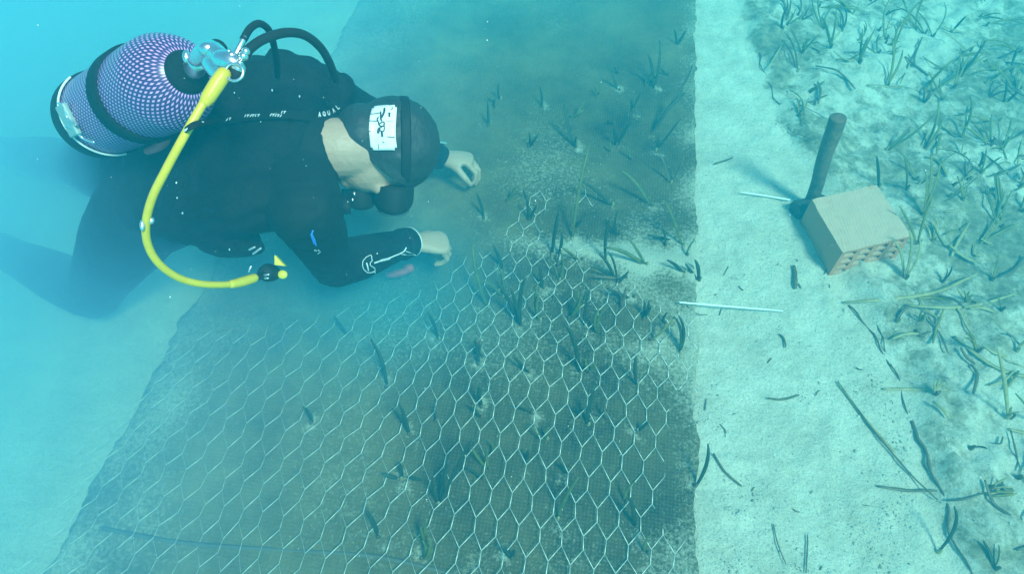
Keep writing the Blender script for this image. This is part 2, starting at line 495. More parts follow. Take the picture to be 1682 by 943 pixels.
# ------------------------------------------------------------ jute mat
shoot_st = [mat_st(G(*s[0])) for s in SH]
TSEAM = mat_st(G(1000, 425))[1]
def mat_h(s, t):
    z = .006 + .006*noise.noise(Vector((s*3, t*3, 0))) + .0022*noise.noise(Vector((s*17, t*17, 2)))
    z += .012*math.exp(-((t-TSEAM)/.03)**2)*sstep(.9, .3, s)
    z += .010*math.exp(-(s/.02)**2)*(.4+noise.noise(Vector((t*9, 4, 0))))
    return z
bm = bmesh.new(); lay = bm.verts.layers.float.new('dust'); lay2 = bm.verts.layers.float.new('film'); ul = bm.loops.layers.uv.verify()
ns, nt = 110, 330
rows = []
for j in range(nt+1):
    t = T_NEAR + (T_FAR-T_NEAR)*(j/nt)**1.15
    row = []
    for i in range(ns+1):
        s = MW*i/ns
        e = .016*noise.noise(Vector((t*7, i > ns/2, 0))) + .011*noise.noise(Vector((t*31, 1, 0)))
        ss = s + e*(1 if i == 0 else .5 if i == 1 else (1.5 if i == ns else 0))
        v = bm.verts.new(mat_pt(ss, t, mat_h(s, t)))
        du = .05
        for (a, b_) in shoot_st:
            q = (a-s)**2 + (b_-t)**2
            if q < .02: du = max(du, math.exp(-q/.0012)*(.10+1.4*noise.noise(Vector((s*28, t*28, 4)))))
        du += .55*math.exp(-(s/.06)**2)*(.6+.8*noise.noise(Vector((t*8, 7, 0))))
        du += .75*math.exp(-((t-TSEAM-.01)/.045)**2)*sstep(.75, .3, s)
        du += .8*sstep(.52, .0, math.hypot((s-.1)*1.4, t-TSEAM+.1))*(.5+.7*noise.noise(Vector((s*9, t*9, 1))))
        du += .45*max(0, noise.noise(Vector((s*3.1, t*3.1, 11))))
        du += .35*sstep(-.15, -.5, t)*sstep(1.0, .4, s)*(.5+noise.noise(Vector((s*12, t*5, 3))))
        du += .8*math.exp(-((MW-s)/.16)**2)*(.55+.9*noise.noise(Vector((s*6, t*6, 17))))
        v[lay] = max(0, min(1.2, du))
        v[lay2] = max(0, min(1, sstep(.35, 1.1, s+.35*noise.noise(Vector((s*2.2, t*2.2, 21)))) + .55*sstep(.9, 1.9, t) + .35*noise.noise(Vector((s*4, t*4, 22)))))
        row.append((v, ss, t))
    rows.append(row)
for j in range(nt):
    for i in range(ns):
        q = (rows[j][i], rows[j+1][i], rows[j+1][i+1], rows[j][i+1])
        f = bm.faces.new([v[0] for v in q])
        for lp, v in zip(f.loops, q): lp[ul].uv = (v[1], v[2])
bmesh.ops.recalc_face_normals(bm, faces=bm.faces)
mo = obj('jute_mat', bm, M['jute'])
sm = mo.modifiers.new('thickness', 'SOLIDIFY'); sm.thickness = .006; sm.offset = -1
tag(mo, 'long brown woven jute mat laid flat on the seabed under the planted shoots', 'mat')
def mz(p):
    s, t = mat_st(p)
    return mat_h(s, t) if 0 <= s <= MW else gz(p)

# ------------------------------------------------------------ wire netting
def net_z(p, s, t):
    px, py = PX((p.x, p.y, 0))
    z = mat_h(s, t) + .004
    z += .030*math.exp(-((px-860)/170)**2 - ((py-600)/130)**2)
    z += .014*(1+noise.noise(Vector((s*2.2, t*2.2, 6))))*sstep(1100, 950, px)
    b = sstep(530, 420, py)*sstep(720, 800, px)         # sinks into the fibres at its far end
    z -= b*(.0165 + .013*noise.noise(Vector((s*11, t*11, 8))))
    z += .006*noise.noise(Vector((s*9, t*9, 1)))
    z -= sstep(640, 330, px)*.020*max(0, .1+noise.noise(Vector((s*6, t*6, 51))))
    return z
POLY = [(1142,1200),(1140,560),(1118,400),(1080,320),(900,305),(800,400),(700,480),(560,525),(420,550),(300,560),(240,640),(150,740),(60,900),(-80,1200)]
def inpoly(x, y):
    r = False; n = len(POLY)
    for i in range(n):
        x1, y1 = POLY[i]; x2, y2 = POLY[(i+1) % n]
        if (y1 > y) != (y2 > y) and x < (x2-x1)*(y-y1)/(y2-y1)+x1: r = not r
    return r
bm = bmesh.new()
HA, HB, HV = .0485, .066, .030
cache = {}
def node(i, j, up):
    k = (i, j, up)
    if k not in cache:
        s = -.004 + (i + (.5 if j % 2 else 0))*HA
        t = -1.25 + j*HB + (HV/2 if up else -HV/2)
        s += .0035*noise.noise(Vector((s*40, t*40, 0))) + .010*noise.noise(Vector((s*3, t*3, 5)))
        t += .004*noise.noise(Vector((s*40, t*40, 9))) + .012*noise.noise(Vector((s*3, t*3, 15)))
        p = mat_pt(s, t)
        p.z = net_z(p, s, t)
        cache[k] = p
    return cache[k]
def wire(p, q, r):
    x, y = PX(((p.x+q.x)/2, (p.y+q.y)/2, 0))
    if not inpoly(x, y): return
    d = (q-p); s1 = d.orthogonal().normalized(); s2 = d.normalized().cross(s1)
    e = d.normalized()*r*.5
    a = [bm.verts.new(p-e+(s1*math.cos(k*R(72))+s2*math.sin(k*R(72)))*r) for k in range(5)]
    b = [bm.verts.new(q+e+(s1*math.cos(k*R(72))+s2*math.sin(k*R(72)))*r) for k in range(5)]
    for k in range(5): bm.faces.new((a[k], a[(k+1) % 5], b[(k+1) % 5], b[k]))
    bm.faces.new(a[::-1]); bm.faces.new(b)
for j in range(60):
    for i in range(48):
        p = node(i, j, False); q = node(i, j, True)
        x, y = PX((p.x, p.y, 0))
        w = sstep(640, 430, x) ; w2 = sstep(820, 640, x)
        wire(p, q, (.00105*(1-w) + .00045*w))  # uprights also thinner on the left, where they would catch little light
        a = q
        il = i if j % 2 == 0 else i+1          # neighbours in the row beyond
        b1 = node(il-1, j+1, False); b2 = node(il, j+1, False)   # b1 right (smaller s), b2 left
        wire(a, b1, .00095)                    # '/'
        wire(a, b2, .00080*(1-w2)+.00022*w2)    # '\' thinned on the left, imitating wires that catch no light
tag(obj('wire_netting', bm, M['wire']), 'sheet of galvanised hexagonal chicken wire spread over the brown mat', 'wire netting')

# rod lying under the net
bm = bmesh.new()
pp = [G(168,868,.016), G(300,892,.014), G(480,905,.013), G(620,915,.014), G(760,948,.012)]
sweep(bm, [p-Vector((0,0,.004)) for p in pp], .005, seg=10)
tag(obj('metal_rod', bm, M['rod']), 'long dark silted rod lying under the wire at the bottom left of the mat', 'rod')

# ------------------------------------------------------------ seagrass
def blade(bm, base, tip, width, curl=0.0, sag=0.0, k=8):
    base = Vector(base); tip = Vector(tip)
    d = tip-base; L = d.length
    sd = d.cross(Vector((0, 0, 1)))
    if sd.length < 1e-4: sd = Vector((1, 0, 0))
    sd.normalize()
    mid = base + d*.5 + sd*(curl*L) + Vector((0, 0, 1))*(L*sag)
    P = []
    for i in range(k+1):
        t = i/k
        P.append(base*(1-t)**2 + mid*2*t*(1-t) + tip*t*t)
    face = (CAM*0 + Vector((random.uniform(-.4, .4), random.uniform(-1, -.5), random.uniform(.2, .9)))).normalized()
    L_, R_ = [], []
    for i, p in enumerate(P):
        t = i/k
        tn = (P[min(i+1, k)] - P[max(i-1, 0)]).normalized()
        s = tn.cross(face).normalized()
        w = width*.5*(.75 + .5*math.sin(math.pi*min(1, t*1.1)))*(1 if t < .9 else .55)
        c = s.cross(tn).normalized()*(w*.25)
        L_.append(bm.verts.new(p-s*w)); R_.append(bm.verts.new(p+s*w))
        if i == 0: Mv = []
        Mv.append(bm.verts.new(p+c))
    th = .0006
    for i in range(k):
        bm.faces.new((L_[i], Mv[i], Mv[i+1], L_[i+1]))
        bm.faces.new((Mv[i], R_[i], R_[i+1], Mv[i+1]))
def solid(o, t=.0009):
    m = o.modifiers.new('thickness', 'SOLIDIFY'); m.thickness = t; m.offset = 0
    return o
def shoot(base_px, tips, tone, label, group, zf=None, wid=.008, curl=None, cat='seagrass', flat=1.0):
    b = G(*base_px); b.z = (zf or mz)(b) - .006
    e = empty('seagrass_shoot', b, label, cat, group)
    bm = bmesh.new()
    for (tx, ty) in tips:
        near = G(tx, ty)
        dpx = math.hypot(tx-base_px[0], ty-base_px[1])
        up = max(0.0, base_px[1]-ty)
        tx = base_px[0]+(tx-base_px[0])*1.12; ty = base_px[1]+(ty-base_px[1])*1.12; up *= 1.12
        zt = b.z + .02 + up/F_PX*1.9*.85*random.uniform(.8, 1.1)*flat
        tip = G(tx, ty, zt)
        c = curl if curl is not None else random.uniform(-.14, .14)
        blade(bm, b + Vector((random.uniform(-.003, .003), random.uniform(-.003, .003), 0)), tip, wid*random.uniform(.8, 1.15), c, random.uniform(.05, .22))
    o = solid(obj('leaf_blades', bm, LEAF[tone], e))
    bm = bmesh.new()
    sweep(bm, [b+Vector((0, 0, -.008)), b+Vector((.001, 0, .012)), b+Vector((.002, -.001, .022))], [.0055, .0048, .003], seg=7, k=2)
    obj('sheath', bm, LEAF[3 if random.random() < .35 else 4], e)
    return e
for b, tips, tone, lab in SH:
    far = ' on the jute mat' if 'mat' not in lab else ''
    shoot(b, tips, tone, 'seagrass: ' + lab, 'seagrass shoots planted in the jute mat', wid=.0078)

EX = 0
while EX < 46:
    px, py = (random.uniform(800, 1128), random.uniform(120, 570)) if EX < 32 else (random.uniform(640, 1128), random.uniform(560, 925))
    if min(math.hypot(px-s_[0][0], py-s_[0][1]) for s_ in SH) < 13: continue
    L = random.uniform(22, 62)*(.55+.45*sstep(100, 350, py))
    a0 = random.gauss(0, .55)
    shoot((px, py), [(px+math.sin(a)*q*L, py-abs(math.cos(a))*q*L) for a, q in [(a0+random.gauss(0, .3), random.uniform(.55, 1)) for _ in range(random.choice((1, 1, 2, 3)))]],
          random.choice((0, 0, 1, 1, 4)), 'small dark seagrass shoot filling in among the taller planted ones on the jute mat', 'small shoots between the planted rows', wid=.0062, curl=random.uniform(-.35, .35))
    EX += 1

MD = [
 ((1282,55),[(1293,14),(1287,25)],0,'dark thin pair at the top beside the meadow edge'),
 ((1316,92),[(1342,60),(1300,50),(1326,64)],1,'hazy spreading tuft near the top left of the meadow'),
 ((1408,112),[(1416,54),(1434,54),(1424,66)],1,'three straight blades standing side by side near the top'),
 ((1462,100),[(1511,8),(1478,38)],2,'tall yellow-green blades leaning right at the top'),
 ((1457,142),[(1464,70),(1480,88)],2,'yellow-green blades with a pale stem near the top'),
 ((1559,58),[(1584,29)],0,'short dark diagonal blade at the top right'),
 ((1520,146),[(1563,101),(1545,118),(1536,125)],2,'olive tuft fanning right in the upper meadow'),
 ((1572,134),[(1613,74)],0,'long dark blade rising right in the upper meadow'),
 ((1615,143),[(1660,111)],1,'green blade arching right near the right border'),
 ((1645,175),[(1652,134),(1669,153)],0,'dark forked shoot at the upper right border'),
 ((1455,246),[(1505,215),(1528,192),(1490,212)],1,'arched blades curving right, behind the hammer'),
 ((1518,246),[(1545,196),(1538,170)],2,'olive upright shoot right of the arched blades'),
 ((1575,229),[(1591,165),(1584,188)],1,'curved shoot in the right of the upper meadow'),
 ((1510,362),[(1541,274),(1527,264),(1519,290)],2,'tall olive shoot right behind the brick'),
 ((1481,322),[(1484,262)],1,'thin upright blade touching the back of the brick'),
 ((1441,312),[(1440,262)],0,'thin upright blade between hammer and brick'),
 ((1484,462),[(1492,388),(1508,402),(1470,402)],3,'straw-coloured tuft leaning on the right face of the brick'),
 ((1505,405),[(1480,345),(1530,330)],2,'olive blades crossing at the right corner of the brick'),
 ((1330,152),[(1352,134),(1345,140)],1,'small low tuft beside the edge above the hammer'),
 ((1684,812),[(1632,816),(1640,808)],2,'broad yellow-brown blade lying in from the right border'),
 ((1655,690),[(1640,582)],3,'long pale blade with a dark tip in the lower meadow'),
 ((1545,905),[(1565,840)],0,'dark blade on the ridge at the bottom'),
 ((1600,300),[(1640,262),(1618,250)],1,'green pair right of the tall olive shoot'),
 ((1360,88),[(1372,20),(1352,34)],1,'faint upright pair in the top left of the meadow'),
]
gzf = gz
for b, tips, tone, lab in MD:
    shoot(b, tips, tone, 'meadow seagrass: ' + lab, 'seagrass shoots of the meadow', zf=gz, wid=.0068, curl=random.uniform(-.2, .2))
# unnumbered meadow shoots
n = 0; tries = 0
LITTLE = 'small loose seagrass shoot scattered in the sandy meadow on the right'
while n < 120 and tries < 5000:
    tries += 1
    px, py = random.uniform(1230, 1740), random.uniform(-60, 960)
    p = G(px, py)
    d = meadow(p.x, p.y)
    if d < .03: continue
    if 1310 < px < 1500 and 100 < py < 470: continue
    dens = (1.0 if py < 300 else .45 if py < 560 else .3)
    if random.random() > dens: continue
    L = random.uniform(28, 80)*(1 if py < 600 else .8)
    tips = []
    a0 = random.gauss(0.35, .6)
    for q in range(random.choice((1, 2, 2, 3))):
        a = a0 + random.gauss(0, .3)
        tips.append((px+math.sin(a)*L*random.uniform(.6, 1), py-abs(math.cos(a))*L*random.uniform(.6, 1)))
    shoot((px, py), tips, random.choice((0, 1, 1, 2, 2, 2, 4, 3)), LITTLE, 'loose small meadow shoots', zf=gz, wid=.0052, flat=random.uniform(.2, .8), curl=random.uniform(-.3, .3))
    n += 1

# fallen leaves and roots
def fallen(pxs, tone, w, label, group=None, name='fallen_leaf', lift=.006, cat='dead leaf'):
    pts = []
    for (x, y) in pxs:
        p = G(x, y); p.z = max(gz(p), mz(p)) + lift; pts.append(p)
    P = catmull(pts, 4)
    bm = bmesh.new()
    L_, R_ = [], []
    for i, p in enumerate(P):
        t = i/(len(P)-1)
        tn = (P[min(i+1, len(P)-1)]-P[max(i-1, 0)]).normalized()
        s = tn.cross(Vector((random.uniform(-.2,.2), -.2, 1))).normalized()
        ww = w*.5*(.35+.65*math.sin(math.pi*(.12+.76*t)))
        z = Vector((0, 0, .004*noise.noise(p*30)))
        L_.append(bm.verts.new(p-s*ww+z)); R_.append(bm.verts.new(p+s*ww))
    for i in range(len(P)-1): bm.faces.new((L_[i], R_[i], R_[i+1], L_[i+1]))
    return tag(solid(obj(name, bm, LEAF[tone]), .0016), label, cat, group)
def root(pxs, r, label, tone=4, lift=.004, name='rhizome', cat='root'):
    pts = []
    for (x, y) in pxs:
        p = G(x, y); p.z = gz(p) + lift; pts.append(p)
    bm = bmesh.new()
    P = catmull(pts, 5)
    P = [p + Vector((noise.noise(p*16), noise.noise(p*16+Vector((9, 0, 0))), .55*noise.noise(p*22+Vector((0, 9, 0)))-.12))*.016 for p in P]
    sweep(bm, P, [.55*r*(1+.6*noise.noise(p*60))*(1-.55*i/len(P)) for i, p in enumerate(P)], seg=8, k=1)
    return tag(obj(name, bm, LEAF[tone]), label, cat)
fallen([(1375,628),(1420,690),(1470,745)],3,.006,'long pale split dead blade lying diagonally towards the meadow ridge')
fallen([(1378,632),(1430,705),(1490,775),(1540,822)],4,.004,'long dark dead blade lying diagonally beside a pale split one')
fallen([(1303,438),(1305,457),(1306,476)],4,.012,'short dark dead leaf upright in the picture on the bare sand')
fallen([(1260,655),(1285,659),(1312,650)],4,.005,'small brown dead leaf on the bare sand below the skewer')
fallen([(1170,748),(1190,778),(1218,800)],4,.005,'thin curved dead leaf on sand right of the wire')
fallen([(1385,498),(1470,500),(1540,482),(1600,455)],3,.010,'long straw-coloured blade lying right in front of the brick')
fallen([(1480,510),(1540,520),(1595,512),(1660,490)],3,.009,'straw-coloured bent blade crossing the meadow below the brick')
fallen([(1560,560),(1600,600),(1650,625),(1690,632)],3,.010,'long pale blade bending down in the right of the meadow')
fallen([(1450,640),(1500,640),(1545,650)],3,.008,'pale yellowish blade crossing the meadow ridge')
fallen([(1420,148),(1455,150),(1478,155)],3,.009,'pale straight blade lying in the upper meadow')
fallen([(1440,800),(1490,806),(1540,806)],4,.007,'greyish blade lying horizontally near the lower ridge')
fallen([(1325,880),(1326,905),(1323,943)],4,.0028,'thin dark blade on the sand at the bottom')
fallen([(1270,862),(1276,895),(1290,930)],4,.0022,'thin wavy dark fibre on the sand at the bottom')
fallen([(1280,548),(1288,556),(1290,572)],4,.005,'small dark forked scrap on the bare sand right of the skewer')
fallen([(1172,274),(1185,268),(1203,262)],4,.006,'small dark scrap on the far bare sand beside the mat')
root([(1245,85),(1262,130),(1282,178),(1300,215),(1335,245)],.004,'dark root trailing down the upper meadow edge')
root([(1278,170),(1310,185),(1345,205)],.0035,'thin root branching right above the hammer')
root([(1395,500),(1430,545),(1462,590),(1480,640),(1500,700)],.0055,'brown root along the middle of the meadow edge')
root([(1498,690),(1520,740),(1545,800),(1560,855),(1590,930),(1610,980)],.008,'thick brown root along the lower meadow edge')
root([(1430,520),(1450,555),(1470,600)],.004,'thin side root beside the middle meadow edge')
root([(1560,520),(1590,560),(1625,590),(1680,615)],.006,'brown root running down to the right in the meadow',3)
for q in range(95):
    for _ in range(50):
        px, py = random.uniform(1240, 1720), random.uniform(-20, 950)
        p = G(px, py)
        if meadow(p.x, p.y) > .0 and not (1310 < px < 1500 and 150 < py < 470): break
    a = random.uniform(-.9, .9) + (math.pi/2 if random.random() < .35 else 0); L = random.uniform(20, 75)
    c = random.uniform(-8, 8)
    fallen([(px, py), (px+math.cos(a)*L/2-c*math.sin(a), py+math.sin(a)*L/2+c), (px+math.cos(a)*L, py+math.sin(a)*L)],
           random.choice((4, 4, 3, 3, 2)), random.uniform(.004, .009), 'loose dead seagrass leaf lying in the meadow litter', 'dead leaves in the meadow', lift=random.uniform(.004, .014))
for q in range(22):
    px, py = random.uniform(1150, 1420), random.uniform(180, 950)
    p = G(px, py)
    if meadow(p.x, p.y) > -.02: continue
    a = random.uniform(0, 3.1); L = random.uniform(4, 20)
    fallen([(px, py), (px+math.cos(a)*L/2, py+math.sin(a)*L/2+random.uniform(-2, 2)), (px+math.cos(a)*L, py+math.sin(a)*L)],
           4, random.uniform(.0012, .0028), 'tiny dark plant scrap lying on the bare sand strip', 'plant scraps on the bare sand', lift=.003)
# grit: countless shell bits and pebbles
bm = bmesh.new()
for q in range(7000):
    if random.random() < .75: px, py = random.uniform(1140, 1500), 943-random.random()**1.4*760
    else: px, py = random.uniform(1400, 1720), random.uniform(0, 950)
    p = G(px, py)
    if random.random() > .15 + 1.6*max(0, noise.noise(Vector((p.x*7, p.y*7, 44)))): continue
    r = random.uniform(.0006, .0020) * (1.8 if random.random() < .06 else 1)
    p.z = gz(p)+r*.3
    mt = Matrix.Translation(p) @ Matrix.Rotation(random.uniform(0, 6), 4, 'Z') @ Matrix.Diagonal((r*random.uniform(.8, 2), r, r*.6, 1))
    pebble(bm, mt)
grit = mat('grit', (.75, .72, .62), .7, col2=(.11, .095, .06), scale=9)
tag(obj('shell_grit', bm, grit), 'fine pale and dark shell grit scattered over the sand', 'grit', kind='stuff')
# jute fibres and silt crumbs caught on the mat
bm = bmesh.new()
for q in range(5200):
    if random.random() < .6:
        a, b_ = random.choice(shoot_st); s = a+random.gauss(0, .028); t = b_+random.gauss(0, .028)
    elif random.random() < .5:
        s = abs(random.gauss(0, .05)); t = random.uniform(-.9, 2.2)
    else:
        s = random.uniform(0, .55); t = TSEAM + random.gauss(-.05, .1)
    if not 0 < s < MW: continue
    p = mat_pt(s, t, mat_h(s, t)+.001)
    d = Vector((random.gauss(0, 1), random.gauss(0, 1), abs(random.gauss(0, .5)))).normalized()*random.uniform(.004, .014)
    w = d.cross(Vector((0, 0, 1))).normalized()*random.uniform(.0003, .0007)
    m_ = p + d*.5 + Vector((0, 0, random.uniform(.001, .004)))
    v = [bm.verts.new(x) for x in (p-w, p+w, m_+w, m_-w, p+d+w*.5, p+d-w*.5)]
    bm.faces.new((v[0], v[1], v[2], v[3])); bm.faces.new((v[3], v[2], v[4], v[5]))
fib = mat('fibre', (.62, .60, .5), .9, col2=(.2, .17, .11), scale=14)
tag(obj('jute_fibres', bm, fib, smooth=False), 'frayed pale jute fibres and silt crumbs standing on the mat', 'fibres', kind='stuff')

# ------------------------------------------------------------ hammer, brick, skewers
hb = G(1327, 342); hz = gz(hb)
ham = empty('hammer', (hb.x, hb.y, hz), 'wooden-handled club hammer standing on its dark head on sand behind the brick', 'hammer')
top = G(1377, 192, .335)
hb0 = Vector((hb.x, hb.y, hz+.02))
bm = bmesh.new()
ax = top-hb0
sweep(bm, [hb0, hb0+ax*.25+Vector((.002, 0, 0)), hb0+ax*.55+Vector((-.003, 0, 0)), hb0+ax*.85, top], [.019, .019, .020, .0225, .0225], seg=20, k=5, flat=True)
ho = obj('handle', bm, M['wood'], ham)
bv = ho.modifiers.new('b', 'BEVEL'); bv.width = .003; bv.segments = 2; bv.limit_method = 'ANGLE'
bm = bmesh.new()
h1, h2 = G(1306, 343, .03), G(1352, 330, .03)
for h in (h1, h2): h.z = hz+.024
sweep(bm, [h1, h1.lerp(h2, .1), h1.lerp(h2, .35), h1.lerp(h2, .65), h1.lerp(h2, .9), h2], [.026, .029, .027, .027, .029, .026], seg=8, k=2, flat=True)
obj('head', bm, M['dark_wood'], ham, smooth=False)

# brick
bc = [G(1343, 327, .100), G(1473, 303, .100), G(1497, 387, .100), G(1384, 415, .100)]
O = bc[3]; ux = (bc[2]-bc[3]); uy = (bc[0]-bc[3])
bw, bd = ux.length, uy.length
print('BRICK', bw, bd, math.degrees(ux.angle(uy)))
ux = ux.normalized(); uy = (uy.normalized()*.6 + (uy-ux*uy.dot(ux)).normalized()*.4).normalized()
O = Vector((O.x, O.y, -.012 + .0)); BH = .112
brk = empty('hollow_brick', O+ux*bw/2+uy*bd/2, 'hollow terracotta brick with rows of holes resting on sand beside the hammer', 'brick')
bm = bmesh.new()
# grid of the front face: webs and openings, extruded through the depth
cols, rws = 4, 4
wb = .016; wz = .0090
xs = [0]; cw = (bw-wb*(cols+1))/cols
for i in range(cols): xs += [xs[-1]+wb, xs[-1]+wb+cw]
xs += [bw]
zs = [0]; chh = (BH-wz*(rws+1))/rws
for i in range(rws): zs += [zs[-1]+wz, zs[-1]+wz+chh]
zs += [BH]
def bp_(x, y, z):
    return O + ux*x + uy*y + Vector((0, 0, z)) + Vector((noise.noise(Vector((x*40, y*40, z*40))), noise.noise(Vector((x*40, z*40, 5+y*9))), noise.noise(Vector((y*30, z*40, 8+x*30)))))*.0028
ny = 10
vc = {}
def bvx(i, k, j):
    key = (i, k, j)
    if key not in vc: vc[key] = bm.verts.new(bp_(xs[i], bd*k/ny, zs[j]))
    return vc[key]
hole = lambda i, j: 0 <= i < len(xs)-1 and 0 <= j < len(zs)-1 and i % 2 == 1 and j % 2 == 1 and not (i == 9 and j == 99)
NX, NZ = len(xs)-1, len(zs)-1
for i in range(NX):
    for j in range(NZ):
        if hole(i, j): continue
        bm.faces.new((bvx(i,0,j), bvx(i+1,0,j), bvx(i+1,0,j+1), bvx(i,0,j+1)))
        bm.faces.new((bvx(i,ny,j), bvx(i,ny,j+1), bvx(i+1,ny,j+1), bvx(i+1,ny,j)))
        for (di, dj, c) in ((1,0,((i+1,j),(i+1,j+1))), (-1,0,((i,j+1),(i,j))), (0,1,((i+1,j+1),(i,j+1))), (0,-1,((i,j),(i+1,j)))):
            a, b_ = i+di, j+dj
            if a < 0 or b_ < 0 or a >= NX or b_ >= NZ or hole(a, b_):
                for k in range(ny):
                    (p0, q0), (p1, q1) = c
                    bm.faces.new((bvx(p0,k,q0), bvx(p0,k+1,q0), bvx(p1,k+1,q1), bvx(p1,k,q1)))
bmesh.ops.recalc_face_normals(bm, faces=bm.faces)
# brick body: terracotta with pale silt settled on its upward faces (real settled silt, by face normal)
bmt = bpy.data.materials.new('terracotta_silted'); bmt.use_nodes = True
n_, l_ = bmt.node_tree.nodes, bmt.node_tree.links
b_ = n_['Principled BSDF']; b_.inputs['Roughness'].default_value = .9
ge = n_.new('ShaderNodeNewGeometry'); sx = n_.new('ShaderNodeSeparateXYZ'); l_.new(ge.outputs['True Normal'], sx.inputs[0])
tcc = n_.new('ShaderNodeTexCoord'); nn = n_.new('ShaderNodeTexNoise'); nn.inputs['Scale'].default_value = 30; nn.inputs['Detail'].default_value = 7
l_.new(tcc.outputs['Object'], nn.inputs['Vector'])
m1 = n_.new('ShaderNodeMath'); m1.operation = 'MULTIPLY'; l_.new(sx.outputs[2], m1.inputs[0]); l_.new(nn.outputs[0], m1.inputs[1])
rp = n_.new('ShaderNodeValToRGB'); rp.color_ramp.elements[0].position = .12; rp.color_ramp.elements[1].position = .42
l_.new(m1.outputs[0], rp.inputs[0])
mxx = n_.new('ShaderNodeMix'); mxx.data_type = 'RGBA'; l_.new(rp.outputs[0], mxx.inputs[0])
mxx.inputs[6].default_value = (.56, .23, .12, 1); mxx.inputs[7].default_value = (.60, .37, .25, 1)
l_.new(mxx.outputs[2], b_.inputs['Base Color'])
bpn = n_.new('ShaderNodeBump'); bpn.inputs['Strength'].default_value = .8; bpn.inputs['Distance'].default_value = .006
wv = n_.new('ShaderNodeTexWave'); wv.inputs['Scale'].default_value = 34; wv.inputs['Distortion'].default_value = 5; wv.inputs['Detail'].default_value = 4; wv.bands_direction = 'X'
l_.new(tcc.outputs['Object'], wv.inputs['Vector']); ad = n_.new('ShaderNodeMath'); ad.operation = 'MULTIPLY_ADD'
l_.new(wv.outputs['Fac'], ad.inputs[0]); ad.inputs[1].default_value = .12; l_.new(nn.outputs[0], ad.inputs[2])
l_.new(ad.outputs[0], bpn.inputs['Height']); l_.new(bpn.outputs[0], b_.inputs['Normal'])
obj('brick_body', bm, bmt, brk, smooth=False)

def skewer(a, b, za, zb, r, label):
    bm = bmesh.new()
    p, q = G(*a, za), G(*b, zb)
    sweep(bm, [p, p.lerp(q, .3), p.lerp(q, .8), q], [r, r, r*.9, r*.45], seg=10)
    return tag(obj('skewer', bm, M['stick']), label, 'skewer', 'white skewers')
skewer((1117,497), (1286,511), .030, .012, .0026, 'long white skewer lying from the mat edge onto the bare sand')
skewer((1297,328), (1217,315), .014, .020, .0026, 'white skewer lying on sand with its end against the hammer head')
# dark strip painting the loop of shadow beside the skewer
bm = bmesh.new()
sweep(bm, [G(1128,500,.02), G(1135,510,.012), G(1150,517,.008), G(1162,517,.006)], .0012, seg=6)
tag(obj('shadow_loop', bm, M['rod']), 'thin dark strip painted as shadow under the long skewer at the mat edge', 'painted shadow')

# ------------------------------------------------------------ the diver
person = empty('person', W(300, 380, 1.7), 'diver in a black wetsuit and hood lying prone over the mat, planting with bare hands', 'person')
neckb = W(535, 243, 1.37)
chest = W(455, 250, 1.43)
belly = W(350, 285, 1.54)
pelvis = W(262, 312, 1.62)
sh_far, sh_near = W(520, 158, 1.47), W(500, 345, 1.30)
el_far, wr_far = W(628, 205, 1.73), W(720, 257, 2.02)
el_near, wr_near = W(548, 436, 1.50), W(672, 398, 1.70)
hip_near, hip_far = W(235, 345, 1.57), W(225, 280, 1.70)
kn_near, an_near = W(152, 482, 1.74), W(-10, 405, 1.84)
kn_far, an_far = W(118, 268, 2.00), W(-10, 245, 2.13)
wd = (sh_near-sh_far).normalized()                   # across the shoulders
HC = W(636, 244, 1.42)
hu, hf, hl = orth(cv(.96, .02, .22), cv(.10, -.86, .50))   # head: up, face, side

def hand(bm, wrist, d, palm, thumb_side, curls, spread=.1, scale=1.0, thumb_curl=.6):
    """d forward, palm = direction the palm faces, thumb_side = direction of the thumb"""
    d = Vector(d).normalized(); palm = (Vector(palm)-d*Vector(palm).dot(d)).normalized()
    ts = (Vector(thumb_side)-d*Vector(thumb_side).dot(d)); ts = (ts-palm*ts.dot(palm)).normalized()
    s = scale
    sweep(bm, [wrist-d*.03*s, wrist, wrist+d*.03*s, wrist+d*.065*s, wrist+d*.088*s],
          [.027*s, .026*s, .034*s, .041*s, .038*s], [.021*s, .019*s, .018*s, .0155*s, .012*s], side=ts, seg=16, k=3)
    ell(bm, wrist+d*.035*s+ts*.024*s+palm*.008*s, (d, ts, palm), (.032*s, .016*s, .016*s))
    lens = ((.042, .026, .02), (.046, .03, .021), (.043, .028, .02), (.034, .021, .018))
    for i in range(4):
        off = (.0315 - i*.0205)*s
        a = wrist + d*(.082 - .004*abs(i-1.3))*s + ts*off
        dirv = (d + ts*spread*(1.3-i)).normalized()
        base = a - dirv*.02*s
        P = [base, a]; cur = a; ang = 0
        for L, c in zip(lens[i], curls[i]):
            ang += c
            dv = dirv*math.cos(ang) + palm*math.sin(ang)
            cur = cur + dv*L*s; P.append(cur)
        rr = (.0095, .0092, .0086, .0078, .0066)
        for u in range(len(P)-1):
            sweep(bm, [P[u], P[u].lerp(P[u+1], .5), P[u+1]], [rr[u]*s, (rr[u]*.94)*s, rr[u+1]*s], seg=10, k=2)
    b0 = wrist + d*.02*s + ts*.02*s + palm*.006*s
    b1 = wrist + d*.052*s + ts*.045*s + palm*.016*s
    t1 = (d*.80 + ts*.38 + palm*thumb_curl).normalized()
    t2 = (d*.85 - ts*.12 + palm*(thumb_curl+.25)).normalized()
    b2 = b1 + t1*.034*s; b3 = b2 + t2*.028*s
    for p, q, r1, r2 in ((b0, b1, .015, .0125), (b1, b2, .0125, .0108), (b2, b3, .0108, .008)):
        sweep(bm, [p, p.lerp(q, .5), q], [r1*s, (r1+r2)/2*s*.97, r2*s], seg=12, k=2)
    return b3

